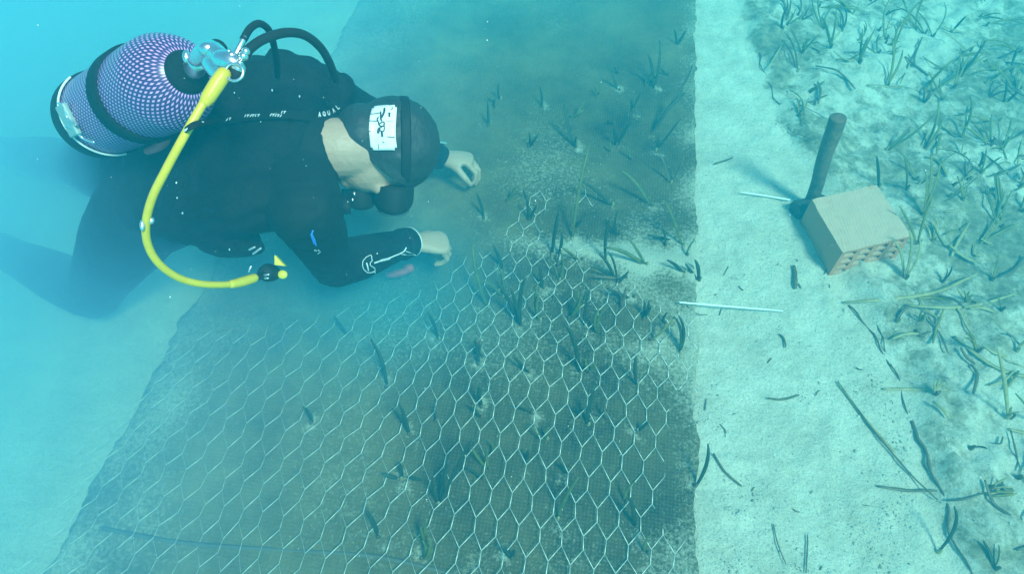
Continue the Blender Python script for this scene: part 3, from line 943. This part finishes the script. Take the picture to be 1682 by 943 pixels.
body = bmesh.new()
def figure(bm, g, arms_to=1.0, neck=True):
    """torso and limbs as overlapping swept forms, g = extra thickness of cloth"""
    nrm = wd.cross((neckb-pelvis).normalized()).normalized()
    sweep(bm, [pelvis-(belly-pelvis)*.35, pelvis, belly, chest, chest.lerp(neckb, .5), chest.lerp(neckb, .75)],
          [.12+g, .165+g, .145+g, .175+g, .135+g, .085+g], [.085+g, .115+g, .105+g, .12+g, .09+g, .07+g], side=wd, seg=28, k=5)
    for s, e, w_ in ((sh_far, el_far, wr_far), (sh_near, el_near, wr_near)):
        sweep(bm, [chest.lerp(neckb, .3).lerp(s, .45), s], [.07+g, .066+g], seg=16)
        sweep(bm, [s, s.lerp(e, .35), s.lerp(e, .75), e], [.062+g, .055+g, .046+g, .043+g], seg=16)
        sweep(bm, [e, e.lerp(w_, .28), e.lerp(w_, .7), e.lerp(w_, arms_to)], [.043+g, .046+g, .035+g, .029+g], seg=16)
    for h, k_, a in ((hip_near, kn_near, an_near), (hip_far, kn_far, an_far)):
        sweep(bm, [pelvis.lerp(h, .5), h], [.11+g, .10+g], seg=18)
        sweep(bm, [h, h.lerp(k_, .35), h.lerp(k_, .8), k_], [.10+g, .09+g, .066+g, .06+g], seg=18)
        sweep(bm, [k_, k_.lerp(a, .3), k_.lerp(a, .75), a], [.058+g, .06+g, .042+g, .036+g], seg=16)
figure(body, 0)
# neck and head
jaw = HC - hu*.075 + hf*.045
sweep(body, [neckb-(neckb-chest)*.3, neckb.lerp(HC, .25), neckb.lerp(HC, .62)-hf*.0, HC-hu*.02-hf*.01], [.072, .062, .060, .062], seg=18)
ell(body, HC+hu*.022-hf*.008, (hu, hf, hl), (.086, .092, .074), 28)
ell(body, HC-hu*.035+hf*.030, (hu, hf, hl), (.075, .066, .062), 24)
ell(body, HC-hu*.080+hf*.060, (hu, hf, hl), (.026, .030, .030), 16)         # chin
for s in (-1, 1):
    sweep(body, [HC-hu*.035-hf*.002+hl*s*.048, HC-hu*.064+hf*.03+hl*s*.040, HC-hu*.080+hf*.058+hl*s*.016], [.018, .016, .015], seg=12)   # jaw line
    ell(body, HC+hu*.004-hf*.008+hl*s*.072, (hu, hf, hl), (.026, .016, .006), 12)    # ears
    ell(body, HC-hu*.018+hf*.072+hl*s*.036, (hu, hf, hl), (.020, .018, .022), 12)  # cheeks
sweep(body, [HC+hu*.022+hf*.088, HC-hu*.008+hf*.104, HC-hu*.026+hf*.108], [.008, .011, .014], seg=10)   # nose
ell(body, HC+hu*.03+hf*.078, (hu, hf, hl), (.012, .016, .05), 12)          # brow
ell(body, HC-hu*.052+hf*.088, (hu, hf, hl), (.008, .010, .024), 12)        # lips
ell(body, HC-hu*.064+hf*.086, (hu, hf, hl), (.007, .010, .020), 12)
# feet
for a, k_ in ((an_near, kn_near), (an_far, kn_far)):
    d = (a-k_).normalized(); f = (d*.6+Vector((-.2, .1, -.6))).normalized()
    sweep(body, [a, a+d*.03, a+d*.12+Vector((0, 0, -.02)), a+d*.19+Vector((0, 0, -.03))], [.036, .042, .044, .03], [.036, .035, .025, .015], side=(0, 1, 0), seg=14)
# hands
df = cv(.985, -.05, .10)
hand(body, wr_far+df*.008, df, cv(.05, -.80, .60), cv(0, -.62, -.78), [(.75, .85, .55), (.70, .80, .5), (.75, .85, .5), (.8, .9, .5)], scale=1.0, thumb_curl=.75)
dn = cv(.93, .02, .36)
hand(body, wr_near+dn*.008, dn, cv(0, -.60, .80), cv(0, .80, .60), [(.85, .9, .6), (.9, 1.0, .6), (.95, 1.0, .6), (1.0, 1.05, .6)], scale=.98, thumb_curl=.7)
obj('body', fuse(body, .0042, 5, .5), M['skin'], person)

suit = bmesh.new()
figure(suit, .009, arms_to=.93)
sweep(suit, [neckb-(neckb-chest)*.6, neckb-(neckb-chest)*.34], [.092, .082], seg=20)
wm = fuse(suit, .007, 22, .5)
WN = [v.normal.copy() for v in wm.vertices]
for v, vn in zip(wm.vertices, WN):                                # creases of the cloth, tighter near elbows, waist and knees
    k = .35 + max(math.exp(-((v.co-c).length/.09)**2) for c in (el_far, el_near, belly, kn_near, kn_far, sh_near))
    q = noise.noise(Vector((v.co.x*9, v.co.y*34, v.co.z*30)))
    v.co += vn*(-.0042*k*max(0, 1-abs(q)*5) + .003*noise.noise(v.co*11))
ws = obj('wetsuit', wm, M['neoprene'], person)
# sleeve cuffs
for w_, e, pr in ((wr_far, el_far, 0), (wr_near, el_near, 1)):
    d = (w_-e).normalized(); bm = bmesh.new()
    c = e.lerp(w_, .97)
    sweep(bm, [c-d*.02, c, c+d*.012], [.041, .0395, .038], seg=24, k=2, flat=True)
    obj('sleeve_cuff', bm, M['neoprene'], person)
    if pr:
        bm = bmesh.new()
        sweep(bm, [c+d*.012, c+d*.0145], [.0388, .0385], seg=24, k=1, flat=True)
        obj('cuff_trim', bm, M['print'], person)
# hood
hood = bmesh.new()
ell(hood, HC+hu*.018-hf*.010, (hu, hf, hl), (.094, .100, .084), 36)
ell(hood, HC+hu*.005+hf*.020, (hu, hf, hl), (.084, .074, .081), 30)
ell(hood, HC-hu*.050-hf*.036, (hu, hf, hl), (.058, .056, .070), 24)
hm = fuse(hood, .005, 5, .5)
HN = [v.normal.copy() for v in hm.vertices]
for v, vn in zip(hm.vertices, HN):
    v.co += vn*(.0035*noise.noise(v.co*Vector((1,1,1)).length*16) + .002*abs(noise.noise(v.co*55)))
bm = bmesh.new(); bm.from_mesh(hm)
bmesh.ops.bisect_plane(bm, geom=bm.verts[:]+bm.edges[:]+bm.faces[:], plane_co=HC-hu*.040+hf*.002, plane_no=(-hu*.62+hf*.78), clear_outer=True)
ho = obj('hood', bm, M['hoodm'], person)
s_ = ho.modifiers.new('t', 'SOLIDIFY'); s_.thickness = .005; s_.offset = -1
# mask
bm = bmesh.new()
mc = HC + hu*.012 + hf*.100
sweep(bm, [mc-hf*.035, mc-hf*.012, mc+hf*.012, mc+hf*.022], [.074, .080, .082, .074], [.044, .046, .045, .040], side=hl, seg=30, k=3, flat=True)
mk = obj('dive_mask', bm, M['rubber'], person)
for s in (-1, 1):
    bm = bmesh.new()
    sweep(bm, [mc+hf*.022+hl*s*.038, mc+hf*.026+hl*s*.038], [.034, .034], [.034, .034], side=hl, seg=20, k=1, flat=True)
    obj('lens', bm, M['glass'], mk)
bm = bmesh.new()
P = [HC+hu*.018+hf*.08*math.cos(a)+hl*.0+(hf*.022*math.cos(a))+hl*.0937*math.sin(a)-hf*.012 for a in [R(x) for x in range(60, 301, 12)]]
sweep(bm, [HC+hu*.034-hf*.010+hf*(.0995*math.cos(R(x)))+hl*(.0855*math.sin(R(x))) for x in range(55, 306, 10)], .010, .0016, side=hu, seg=8, k=2)
obj('mask_strap', bm, M['rubber'], mk)
bm = bmesh.new()
sweep(bm, [W(706, 232, 1.40), W(712, 232, 1.41), W(733, 235, 1.44)], [.004, .0028, .002], seg=8)
obj('snorkel_keeper', bm, M['steel'], mk)

# sticker on the back of the hood: white card with black chain drawing and lines, follows the hood
import mathutils
from mathutils.bvhtree import BVHTree
def surf_project(target, px, py, off):
    dg = bpy.context.evaluated_depsgraph_get()
    return None
def bvh_of(o):
    bm = bmesh.new(); bm.from_mesh(o.data); t = BVHTree.FromBMesh(bm); bm.free(); return t
hbv = bvh_of(ho)
sc_c = W(629, 208, 1.2)
hit = hbv.ray_cast(CAM, (sc_c-CAM).normalized())
# the card is laid on the surface in the hood's own tangent frame
hp, hn = hit[0], hit[1]
if hn.dot(CAM-hp) < 0: hn = -hn
tx = (XR - hn*XR.dot(hn)).normalized(); ty = hn.cross(tx)
cw_, ch_ = .0262, .0455
def on_hood(u, v, off):
    o_ = hp + tx*u + ty*v + hn*.06
    h = hbv.ray_cast(o_, -hn)
    b = h[0] if h[0] is not None else hp+tx*u+ty*v
    return b + hn*off
bm = bmesh.new()
nu, nv = 12, 18
gr = [[bm.verts.new(on_hood(-cw_+2*cw_*i/nu, -ch_+2*ch_*j/nv, .0042)) for i in range(nu+1)] for j in range(nv+1)]
for j in range(nv):
    for i in range(nu):
        if (i in (0, nu-1)) and (j in (0, nv-1)): continue
        bm.faces.new((gr[j][i], gr[j][i+1], gr[j+1][i+1], gr[j+1][i]))
st = obj('hood_patch', bm, M['sticker'], person)
s_ = st.modifiers.new('t', 'SOLIDIFY'); s_.thickness = .0012; s_.offset = 1
st['label'] = 'white rectangular patch with a dark chain drawing on the hood'
def stroke(bm, pts, r, f, off=.0060):
    P = catmull([Vector((u, v, 0)) for u, v in pts], 4)
    sweep(bm, [f(p.x, p.y, off) for p in P], r, seg=6, k=1)
bm = bmesh.new()
def cu(x, y): return ((x-375)/203*cw_, (468-y)/330*ch_)      # from patch close-up to patch units
def ink(*pts, r=.0009): stroke(bm, [cu(*p) for p in pts], r, on_hood)
ink((178,275),(240,272),(318,265)); ink((178,385),(300,388)); ink((180,545),(196,543))
ink((395,200),(398,240),(385,290),(368,330), r=.0022)
ink((340,250),(345,300),(352,345),(365,385), r=.0016)
ink((310,335),(292,360),(312,400),(330,450),(360,468),(400,465),(412,430),(390,405),(340,430), r=.0013)
ink((330,500),(318,525),(315,555), r=.0026)
ink((405,440),(412,500),(405,540),(380,548),(345,530),(345,495),(370,480), r=.0012)
ink((372,560),(378,585),(380,610), r=.0022)
ink((455,622),(510,630),(568,632)); ink((440,395),(545,397), r=.0004)
ink((480,275),(482,320), r=.0020); ink((460,270),(500,270), r=.0005)
ink((512,180),(515,200),(500,212), r=.0010); ink((300,715),(304,750),(304,788), r=.0007)
ink((375,700),(400,700), r=.0009); ink((455,132),(490,134), r=.0014)
obj('patch_drawing', bm, M['ink'], st)

# second stage in the mouth
ssc = HC - hu*.056 + hf*.112
bm = bmesh.new()
sweep(bm, [ssc-hf*.035, ssc-hf*.015, ssc+hf*.012, ssc+hf*.02], [.016, .027, .029, .022], seg=24, k=3, flat=True)
reg = obj('mouth_regulator', bm, M['rubber'], person)
bm = bmesh.new(); sweep(bm, [ssc+hf*.0201, ssc+hf*.024], [.017, .014], seg=20, k=1, flat=True)
obj('purge_cover', bm, M['steel'], reg)
bm = bmesh.new(); box(bm, ssc-hu*.032+hf*.008, (hl, hf, hu), (.045, .012, .010)); obj('exhaust_tee', bm, M['rubber'], reg)
bm = bmesh.new(); ell(bm, W(527, 321, 1.42), (XR, UP, FW), (.010, .009, .006)); obj('hose_swivel', bm, M['steel'], reg)
bm = bmesh.new(); sweep(bm, [W(500, 300, 1.38), W(528, 320, 1.42), W(560, 325, 1.46), W(598, 322, 1.46)], .007, seg=10); obj('regulator_hose', bm, M['rubber'], reg)
bm = bmesh.new()
for (x, y, r) in ((547, 306, .003), (582, 318, .0035), (579, 328, .003)): ell(bm, W(x, y, 1.40), (XR, UP, FW), (r, r*1.5, r), 10)
obj('hose_fitting', bm, M['chrome'], reg)

# buoyancy vest over the back
nrm = (pelvis-neckb).normalized().cross(wd).normalized()
if nrm.dot(CAM-chest) < 0: nrm = -nrm
vest = bmesh.new()
ax_ = (neckb-pelvis).normalized()
sweep(vest, [pelvis+nrm*.05, belly+nrm*.06, chest+nrm*.065, chest.lerp(neckb, .55)+nrm*.05], [.15, .175, .185, .13], [.09, .095, .10, .075], side=wd, seg=26, k=5)
for s, q in ((-1, .0), (1, .0)):
    c0 = pelvis.lerp(belly, .5)+wd*s*.13+nrm*.05
    sweep(vest, [c0, belly+wd*s*.155+nrm*.055, chest+wd*s*.165+nrm*.045, chest.lerp(neckb, .45)+wd*s*.14+nrm*.03], [.05, .066, .068, .04], seg=16, k=4)
ell(vest, W(475, 105, 1.40), (cv(.9,-.4,0), UP, FW), (.045, .030, .05), 16)
ell(vest, W(546, 160, 1.45), (XR, UP, FW), (.052, .060, .06), 20)
ell(vest, W(500, 140, 1.42), (XR, UP, FW), (.075, .055, .08), 16)
ell(vest, W(445, 135, 1.40), (XR, UP, FW), (.080, .040, .08), 16)
ell(vest, W(360, 385, 1.40), (cv(.95,-.25,0), UP, FW), (.10, .045, .07), 16)
vm = fuse(vest, .008, 6, .5)
VN = [v.normal.copy() for v in vm.vertices]
for v, vn in zip(vm.vertices, VN):
    v.co += vn*(.008*noise.noise(v.co*14)+.004*noise.noise(v.co*34)-.006*max(0, 1-6*abs(noise.noise(v.co*9))))
vs_ = obj('buoyancy_vest', vm, M['nylon'], person)
vbv = bvh_of(vs_); sbv = bvh_of(ws)
def front(px, py, off=.002, trees=(vbv, sbv)):
    d = (W(px, py, 1)-CAM).normalized(); best = None
    for t in trees:
        h = t.ray_cast(CAM, d)
        if h[0] is not None and (best is None or h[3] < best[3]): best = h
    if best is None: return W(px, py, 1.4)
    return best[0] - d*off
# shoulder strap with white printing
P = [front(x, y, .008) for x, y in ((322, 208),(345,200),(375,195),(405,190),(440,187),(470,187),(492,189),(506,191))]
bm = bmesh.new(); sweep(bm, P, .011, .002, side=UP, seg=8, k=3); strap = obj('shoulder_strap', bm, M['nylon'], vs_)
bm = bmesh.new()
for (x0, y0, x1, y1) in ((370,197,381,194),(401,190,427,189),(443,188,463,190),(452,184,470,184)):
    nmk = max(2, int((x1-x0)/4))
    for q in range(nmk):
        x = x0+(x1-x0)*(q+.5)/nmk; y = y0+(y1-y0)*(q+.5)/nmk
        a = front(x-1.2, y+1.6, .0115); b = front(x+1.0+random.uniform(-1, 1), y-1.8, .0115)
        sweep(bm, [a, b], .0009, seg=5, k=1)
        if q % 2: sweep(bm, [front(x-1.4, y-1.6, .0115), front(x+1.6, y-1.4, .0115)], .0008, seg=5, k=1)
obj('strap_print', bm, M['print'], vs_)
# letters on the shoulder: A Q U A L
GL = {'A': [[(-.5,-1),(0,1),(.5,-1)],[(-.3,-.25),(.3,-.25)]], 'Q': [[(0,1),(-.6,.5),(-.6,-.5),(0,-1),(.6,-.5),(.6,.5),(0,1)],[(.2,-.5),(.6,-1)]],
      'U': [[(-.5,1),(-.5,-.6),(0,-1),(.5,-.6),(.5,1)]], 'L': [[(-.4,1),(-.4,-1),(.5,-1)]]}
bm = bmesh.new()
for ch, (x, y, a) in zip('AQUAL', ((525,187.5,-4),(532.5,186.5,-12),(540,185,-20),(548,181,-30),(554.5,175.5,-42))):
    ca, sa = math.cos(R(a)), math.sin(R(a))
    for s in GL[ch]:
        pts = [front(x+2.9*(u*ca+v*sa), y+3.6*(u*sa-v*ca)*1.0, .004) for u, v in s]
        for p, q in zip(pts[:-1], pts[1:]): sweep(bm, [p, q], .0009, seg=5, k=1)
obj('shoulder_lettering', bm, M['print'], ws)
# drawing on the sleeve
bm = bmesh.new()
def sl(*pts, r=.0009):
    for p, q in zip(pts[:-1], pts[1:]): sweep(bm, [front(*p, .003), front(*q, .003)], r, seg=6, k=2)
def zz(x, y): return (580+x/9.43, 370+y/9.43)
sl(*[zz(*p) for p in ((270,460),(200,495),(150,560),(145,630),(170,690),(220,735),(290,735),(330,715),(342,745),(335,665),(300,645),(265,620),(265,580),(295,555),(285,470),(270,460))])
sl(*[zz(*p) for p in ((210,590),(225,640),(235,700))], r=.0018)
sl(*[zz(*p) for p in ((335,585),(430,550),(540,520),(640,475),(720,445),(790,405),(822,350))], r=.0017)
sl(*[zz(*p) for p in ((755,450),(830,460),(960,462),(900,432),(820,405))], r=.0011)
for q in range(7): sl(zz(430+q*22, 530-q*5), zz(438+q*22, 565-q*5), r=.0007)
obj('sleeve_print', bm, M['print'], ws)
bm = bmesh.new()
for p in (((514,379),(512,384),(515,390)),((511,385),(513,392),(516,400)),((516,392),(518,398),(519,403))): sl(*p, r=.0016)
obj('chest_tag', bm, M['blue'], ws)
bm = bmesh.new()
for p in (((517,411),(520,412)),((523,411),(526,414),(522,417))): sl(*p, r=.0014)
for (x, y, r) in ((290,300,.002),(291,325,.0015),(300,350,.002),(377,410,.0018),(447,148,.0022),(492,158,.002),(385,152,.0014)): ell(bm, front(x, y, .004), (XR, UP, FW), (r, r*1.6, r), 8)
obj('buckle', bm, M['steel'], vs_)
# fins
for a, k_, s in ((an_near, kn_near, 1), (an_far, kn_far, -1)):
    d = (a-k_).normalized(); d.z = 0; d.normalize(); bm = bmesh.new()
    a0 = a + d*.06 + Vector((0, 0, -.01)); sd_ = d.cross(Vector((0, 0, 1)))
    sweep(bm, [a0, a0+d*.10, a0+d*.2], [.055, .062, .07], [.045, .035, .02], side=sd_, seg=16, k=3)
    sweep(bm, [a0+d*.18, a0+d*.35, a0+d*.55], [.07, .09, .105], [.012, .006, .004], side=sd_, seg=16, k=3)
    obj('fin', fuse(bm, .006, 3), M['rubber'], person)

# ------------------------------------------------------------ scuba tank and its regulator
def camv(x, y, z): return CAM + XR*x + UP*y + FW*z
tn = camv(-.530, .352, 1.09)          # neck
tb = camv(-.850, .349, 1.37)          # bottom
ta = (tb-tn).normalized(); TR = .081
tank = empty('scuba_tank', tb, 'dive tank in a net sleeve on the diver\'s back with regulator and yellow hose', 'dive tank')
ts_ = (CAM-(tn+tb)/2); ts_ = (ts_-ta*ts_.dot(ta)).normalized()
L = (tb-tn).length
bm = bmesh.new()
sweep(bm, [tn-ta*.002, tn+ta*.008, tn+ta*.028, tn+ta*.060, tn+ta*.09, tn+ta*.2, tn+ta*.3, tb-ta*.02], [.022, .044, .064, .077, TR, TR, TR, TR], side=-ts_, seg=56, k=6, flat=True, uv=True)
cyl = obj('cylinder', bm, M['netsleeve'], tank)
bm = bmesh.new()
sweep(bm, [tn-ta*.024, tn-ta*.016, tn-ta*.010, tn-ta*.005, tn+ta*.002], [.018, .022, .028, .033, .036], side=ts_, seg=40, k=4, flat=True)
obj('tank_shoulder', bm, M['nylon'], tank)
bm = bmesh.new()
sweep(bm, [tb-ta*.055, tb-ta*.03, tb, tb+ta*.012], [TR+.004, TR+.005, TR+.002, TR-.02], side=ts_, seg=40, k=4, flat=True)
obj('tank_boot', bm, M['rubber'], tank)
bm = bmesh.new()
q0 = tb-ta*.058; sx_ = ta.cross(ts_)
sweep(bm, [q0+(ts_*math.cos(R(a))+sx_*math.sin(R(a)))*(TR+.004) for a in range(-75, 80, 8)], .0022, seg=8, k=2)  # white arc painting the highlight along the boot edge
obj('boot_rim_glint', bm, M['stick'], tank)
def band(name, c, w, m_, r=TR+.005):
    bm = bmesh.new(); sweep(bm, [c-ta*w, c-ta*w*.9, c+ta*w*.9, c+ta*w], [r-.002, r+.001, r+.001, r-.002], side=ts_, seg=48, k=1, flat=True)
    return obj(name, bm, m_, tank)
band('tank_band', tn+ta*.185, .022, M['nylon'])
bk = tn+ta*.30
bm = bmesh.new()                       # clear buckle plate near the boot
for a0 in (-6, 20):
    sweep(bm, [bk+ta*z+(ts_*math.cos(R(a))+sx_*math.sin(R(a)))*(TR+.009) for a, z in ((a0-16, .0), (a0-6, .02), (a0+6, .018), (a0+14, .045))], .0028, seg=8, k=4)
obj('buckle_wire', bm, M['steel'], tank)
bm = bmesh.new()
c = bk+ta*.035+(ts_*math.cos(R(12))+sx_*math.sin(R(12)))*(TR+.004)
nn_ = (ts_*math.cos(R(12))+sx_*math.sin(R(12)))
box(bm, c, (ta, nn_.cross(ta), nn_), (.022, .030, .005))
o_ = obj('buckle_plate', bm, mat('buckle_plastic', (.30, .40, .38), .3), tank, smooth=False); bv = o_.modifiers.new('b', 'BEVEL'); bv.width = .003; bv.segments = 2
# red tab
bm = bmesh.new()
sweep(bm, [W(242, 248, 1.32), W(258, 242, 1.30), W(270, 232, 1.28), W(277, 223, 1.28)], [.007, .009, .009, .006], seg=10)
obj('pull_tab', bm, M['red'], tank)
# valve and first stage
v0 = tn - ta*.01
bm = bmesh.new()
sweep(bm, [tn+ta*.01, tn-ta*.025, W(326, 98, 1.04)], [.019, .017, .014], seg=20, k=3, flat=True)
sweep(bm, [W(322, 96, 1.03), W(345, 82, 1.0), W(362, 92, .98)], [.012, .016, .013], seg=18)
valve = obj('valve', bm, M['chrome'], tank)
bm = bmesh.new(); ell(bm, W(341, 80, .985), (XR, UP, FW), (.014, .011, .012), 20); obj('dust_cap', bm, M['chrome'], valve)
bm = bmesh.new(); ell(bm, W(356, 86, 1.0), (XR, UP, FW), (.017, .020, .018), 20); obj('valve_knob', bm, M['rubber'], valve)
bm = bmesh.new(); ell(bm, W(306, 92, 1.04), (XR, UP, FW), (.006, .011, .006), 14); sweep(bm, [W(306,92,1.05), W(322,96,1.045)], .006, seg=10); obj('valve_stem', bm, M['chrome'], valve)
bm = bmesh.new()
sweep(bm, [W(340, 100, .99), W(352, 116, .975), W(366, 122, .965)], [.012, .010, .008], [.006]*3, seg=12)
sweep(bm, [W(362, 96, .97), W(380, 100, .965), W(392, 112, .965)], [.013, .014, .010], seg=16)
fs = obj('first_stage', bm, M['chrome'], tank)
bm = bmesh.new()
P = [W(385, 118, .95)+XR*(.0125*math.cos(R(a)))+UP*(.0125*math.sin(R(a))) for a in range(0, 361, 20)]
sweep(bm, P, .0024, seg=8, k=2); obj('yoke_ring', bm, M['chrome'], fs)
bm = bmesh.new(); ell(bm, W(385, 118, .962), (XR, UP, FW), (.011, .011, .006), 16); obj('yoke_cap', bm, M['rubber'], fs)
bm = bmesh.new()
for (x, y, r) in ((369, 96, .0065), (381, 91, .0075), (376, 84, .004), (400, 92, .007), (394, 103, .005), (404, 84, .006)): ell(bm, W(x, y, .96), (XR, UP, FW), (r, r, r), 14)
sweep(bm, [W(388, 88, .965), W(394, 76, .965), W(401, 62, .968)], [.0055, .005, .0045], seg=12)
sweep(bm, [W(374, 128, .955), W(380, 131, .955)], .002, seg=8)
obj('port_fitting', bm, M['chrome'], fs)
def hose(name, pts, r, m_, label=None):
    bm = bmesh.new(); sweep(bm, [W(*p) for p in pts], r, seg=16, k=8)
    o = obj(name, bm, m_, tank)
    if label: o['label'] = label
    return o
hose('low_pressure_hose', [(400,64,.968),(411,46,.985),(426,38,1.01),(441,48,1.05),(449,70,1.10),(454,98,1.17),(456,125,1.25)], .0055, M['rubber'], 'thin black hose arching up over the vest')
hose('low_pressure_hose', [(402,90,.965),(414,76,.98),(437,62,1.0),(470,53,1.03),(500,57,1.07),(525,76,1.12),(540,100,1.18),(552,130,1.28)], .0072, M['rubber'], 'wide black hose arching right to the far shoulder')
yh = hose('octopus_hose', [(366,120,.955),(352,142,.95),(330,176,.945),(300,228,.94),(272,280,.95),(250,325,.965),(240,366,.985),(243,402,1.01),(262,434,1.04),(295,457,1.08),(335,467,1.12),(378,467,1.17),(410,460,1.21)], .0060, M['hose_yellow'], 'bright yellow hose hanging in a wide loop')
bm = bmesh.new(); sweep(bm, [W(367,122,.953), W(356,138,.95), W(342,160,.948), W(338,166,.947)], [.0105, .0108, .0100, .0085], seg=16, k=4)
obj('hose_protector', bm, M['hose_yellow'], yh)
bm = bmesh.new(); sweep(bm, [W(380,467,1.172), W(398,463,1.195), W(417,457,1.22)], [.0075, .0088, .0085], seg=16, k=4)
obj('hose_protector', bm, M['hose_yellow'], yh)
bm = bmesh.new(); ell(bm, W(234,370,.98), (XR, UP, FW), (.004, .009, .004), 10); ell(bm, W(248,362,.985), (XR, UP, FW), (.005, .006, .004), 10)
obj('hose_clip', bm, M['steel'], yh)
# strap crossing the yellow hose
bm = bmesh.new(); sweep(bm, [W(296,224,.99), W(305,213,.935), W(322,204,.93), W(345,199,1.0), W(365,197,1.12)], .005, .0018, side=UP, seg=8, k=4)
obj('hose_strap', bm, M['nylon'], tank)
bm = bmesh.new(); sweep(bm, [W(304,214,.931), W(318,206,.926), W(333,200.5,.955)], .0018, seg=6, k=3)
obj('strap_edge', bm, M['print'], tank)
# octopus second stage hanging at the waist
oc = W(440, 448, 1.30)
bm = bmesh.new(); sweep(bm, [oc-FW*.02, oc, oc+FW*.025], [.013, .018, .016], seg=20, k=3, flat=True); sweep(bm, [W(418,457,1.225), W(432,452,1.28)], .007, seg=10)
octo = obj('octopus_regulator', bm, M['rubber'], tank)
bm = bmesh.new()
a, b, c = W(451,419,1.275), W(468,437,1.275), W(451,435,1.27)
vs = [bm.verts.new(p) for p in (a, b, c)]; vt = [bm.verts.new(p+FW*.012) for p in (a, b, c)]
bm.faces.new(vs); bm.faces.new(vt[::-1])
for i in range(3): bm.faces.new((vs[i], vt[i], vt[(i+1) % 3], vs[(i+1) % 3]))
bmesh.ops.recalc_face_normals(bm, faces=bm.faces)
obj('mouthpiece_cover', bm, M['yellow'], octo, smooth=False)
bm = bmesh.new(); ell(bm, W(464, 451, 1.31), (XR, UP, FW), (.010, .009, .006), 12); obj('exhaust_cover', bm, M['yellow'], octo)
bm = bmesh.new()
for p in (((434,452),(441,451)),((435,457),(440,457)),((409,446),(412,438)),((416,417),(424,411),(428,408)),((410,410),(418,406))):
    sweep(bm, [W(p[0][0], p[0][1], 1.262)] + [W(x, y, 1.262) for x, y in p[1:]], .0022, seg=7, k=2)
obj('clip', bm, M['steel'], octo)

# ------------------------------------------------------------ small things by the diver
bm = bmesh.new()
ell(bm, G(655, 449, .05), (cv(.97,.22,0), UP, FW), (.036, .012, .02), 16); ell(bm, G(672, 441, .06), (XR, UP, FW), (.016, .014, .016), 12); ell(bm, G(640, 452, .045), (XR, UP, FW), (.014, .010, .014), 12)
tag(obj('red_pouch', fuse(bm, .004, 4), M['red']), 'small dull red pouch on the mat below the near forearm', 'pouch')
# particles drifting in the water
bm = bmesh.new()
for q in range(170):
    px, py, d = random.uniform(0, 1682), random.uniform(0, 943), random.uniform(.7, 1.5)
    p = W(px, py, d)
    r = random.uniform(.0003, .0008)
    pebble(bm, Matrix.Translation(p) @ Matrix.Diagonal((r, r*random.uniform(.6, 1.6), r*random.uniform(.6, 2), 1)))
tag(obj('drifting_particles', bm, mat('particle', (.8, .82, .78), .8)), 'tiny pale particles drifting in the water', 'particles', kind='stuff')

# ------------------------------------------------------------ the water itself
def volume(name, density, col, absorb, grad=None):
    m = bpy.data.materials.new(name); m.use_nodes = True
    n, l = m.node_tree.nodes, m.node_tree.links
    n.remove(n['Principled BSDF'])
    v = n.new('ShaderNodeVolumePrincipled')
    v.inputs['Color'].default_value = (*col, 1)
    v.inputs['Density'].default_value = density
    v.inputs['Absorption Color'].default_value = (*absorb, 1)
    v.inputs['Anisotropy'].default_value = 0.1
    l.new(v.outputs[0], n['Material Output'].inputs['Volume'])
    if grad:
        tc = n.new('ShaderNodeTexCoord'); gr = n.new('ShaderNodeTexGradient'); gr.gradient_type = 'QUADRATIC_SPHERE'
        l.new(tc.outputs['Object'], gr.inputs[0])
        mu = n.new('ShaderNodeMath'); mu.operation = 'MULTIPLY'; mu.inputs[1].default_value = density
        l.new(gr.outputs['Fac'], mu.inputs[0]); l.new(mu.outputs[0], v.inputs['Density'])
    return m
bm = bmesh.new()
box(bm, (2, 3.5, .3), ((1, 0, 0), (0, 1, 0), (0, 0, 1)), (11, 11, 1.45))
tag(obj('haze', bm, volume('water_haze', .48, (.008, .235, .31), (.13, .92, .98)), smooth=False), 'turbid blue-green water', 'water', kind='stuff')

cl = None
bm = bmesh.new(); bmesh.ops.create_uvsphere(bm, u_segments=32, v_segments=20, radius=1)
cl = obj('silt_cloud', bm, volume('silt', 12.0, (.27, .50, .88), (.35, .80, 1.0), True))
cl.location = (-1.95, 1.55, .08); cl.scale = (2.1, 3.0, .88)
pf = bmesh.new(); bmesh.ops.create_uvsphere(pf, u_segments=32, v_segments=20, radius=1)
pf = obj('silt_puff', pf, volume('silt_low', 6.5, (.06, .36, .54), (.2, .85, 1.0), True))
pf.location = G(640, 500, .05); pf.scale = (.55, .42, .30)
ff = bmesh.new(); bmesh.ops.create_uvsphere(ff, u_segments=32, v_segments=20, radius=1)
ff = obj('silt_drift', ff, volume('silt_far', 3.4, (.16, .50, .66), (.3, .9, 1.0), True))
ff.location = (-.25, 3.3, .35); ff.scale = (1.45, 2.0, .95)
tag(ff, 'faint drift of silt over the far end of the jute mat beyond the diver', 'silt', kind='stuff')
tag(pf, 'thin puff of silt rising from the mat below the diver\'s hands', 'silt', kind='stuff')
tag(cl, 'pale cloud of stirred-up silt hanging in the water behind the diver', 'silt', kind='stuff')
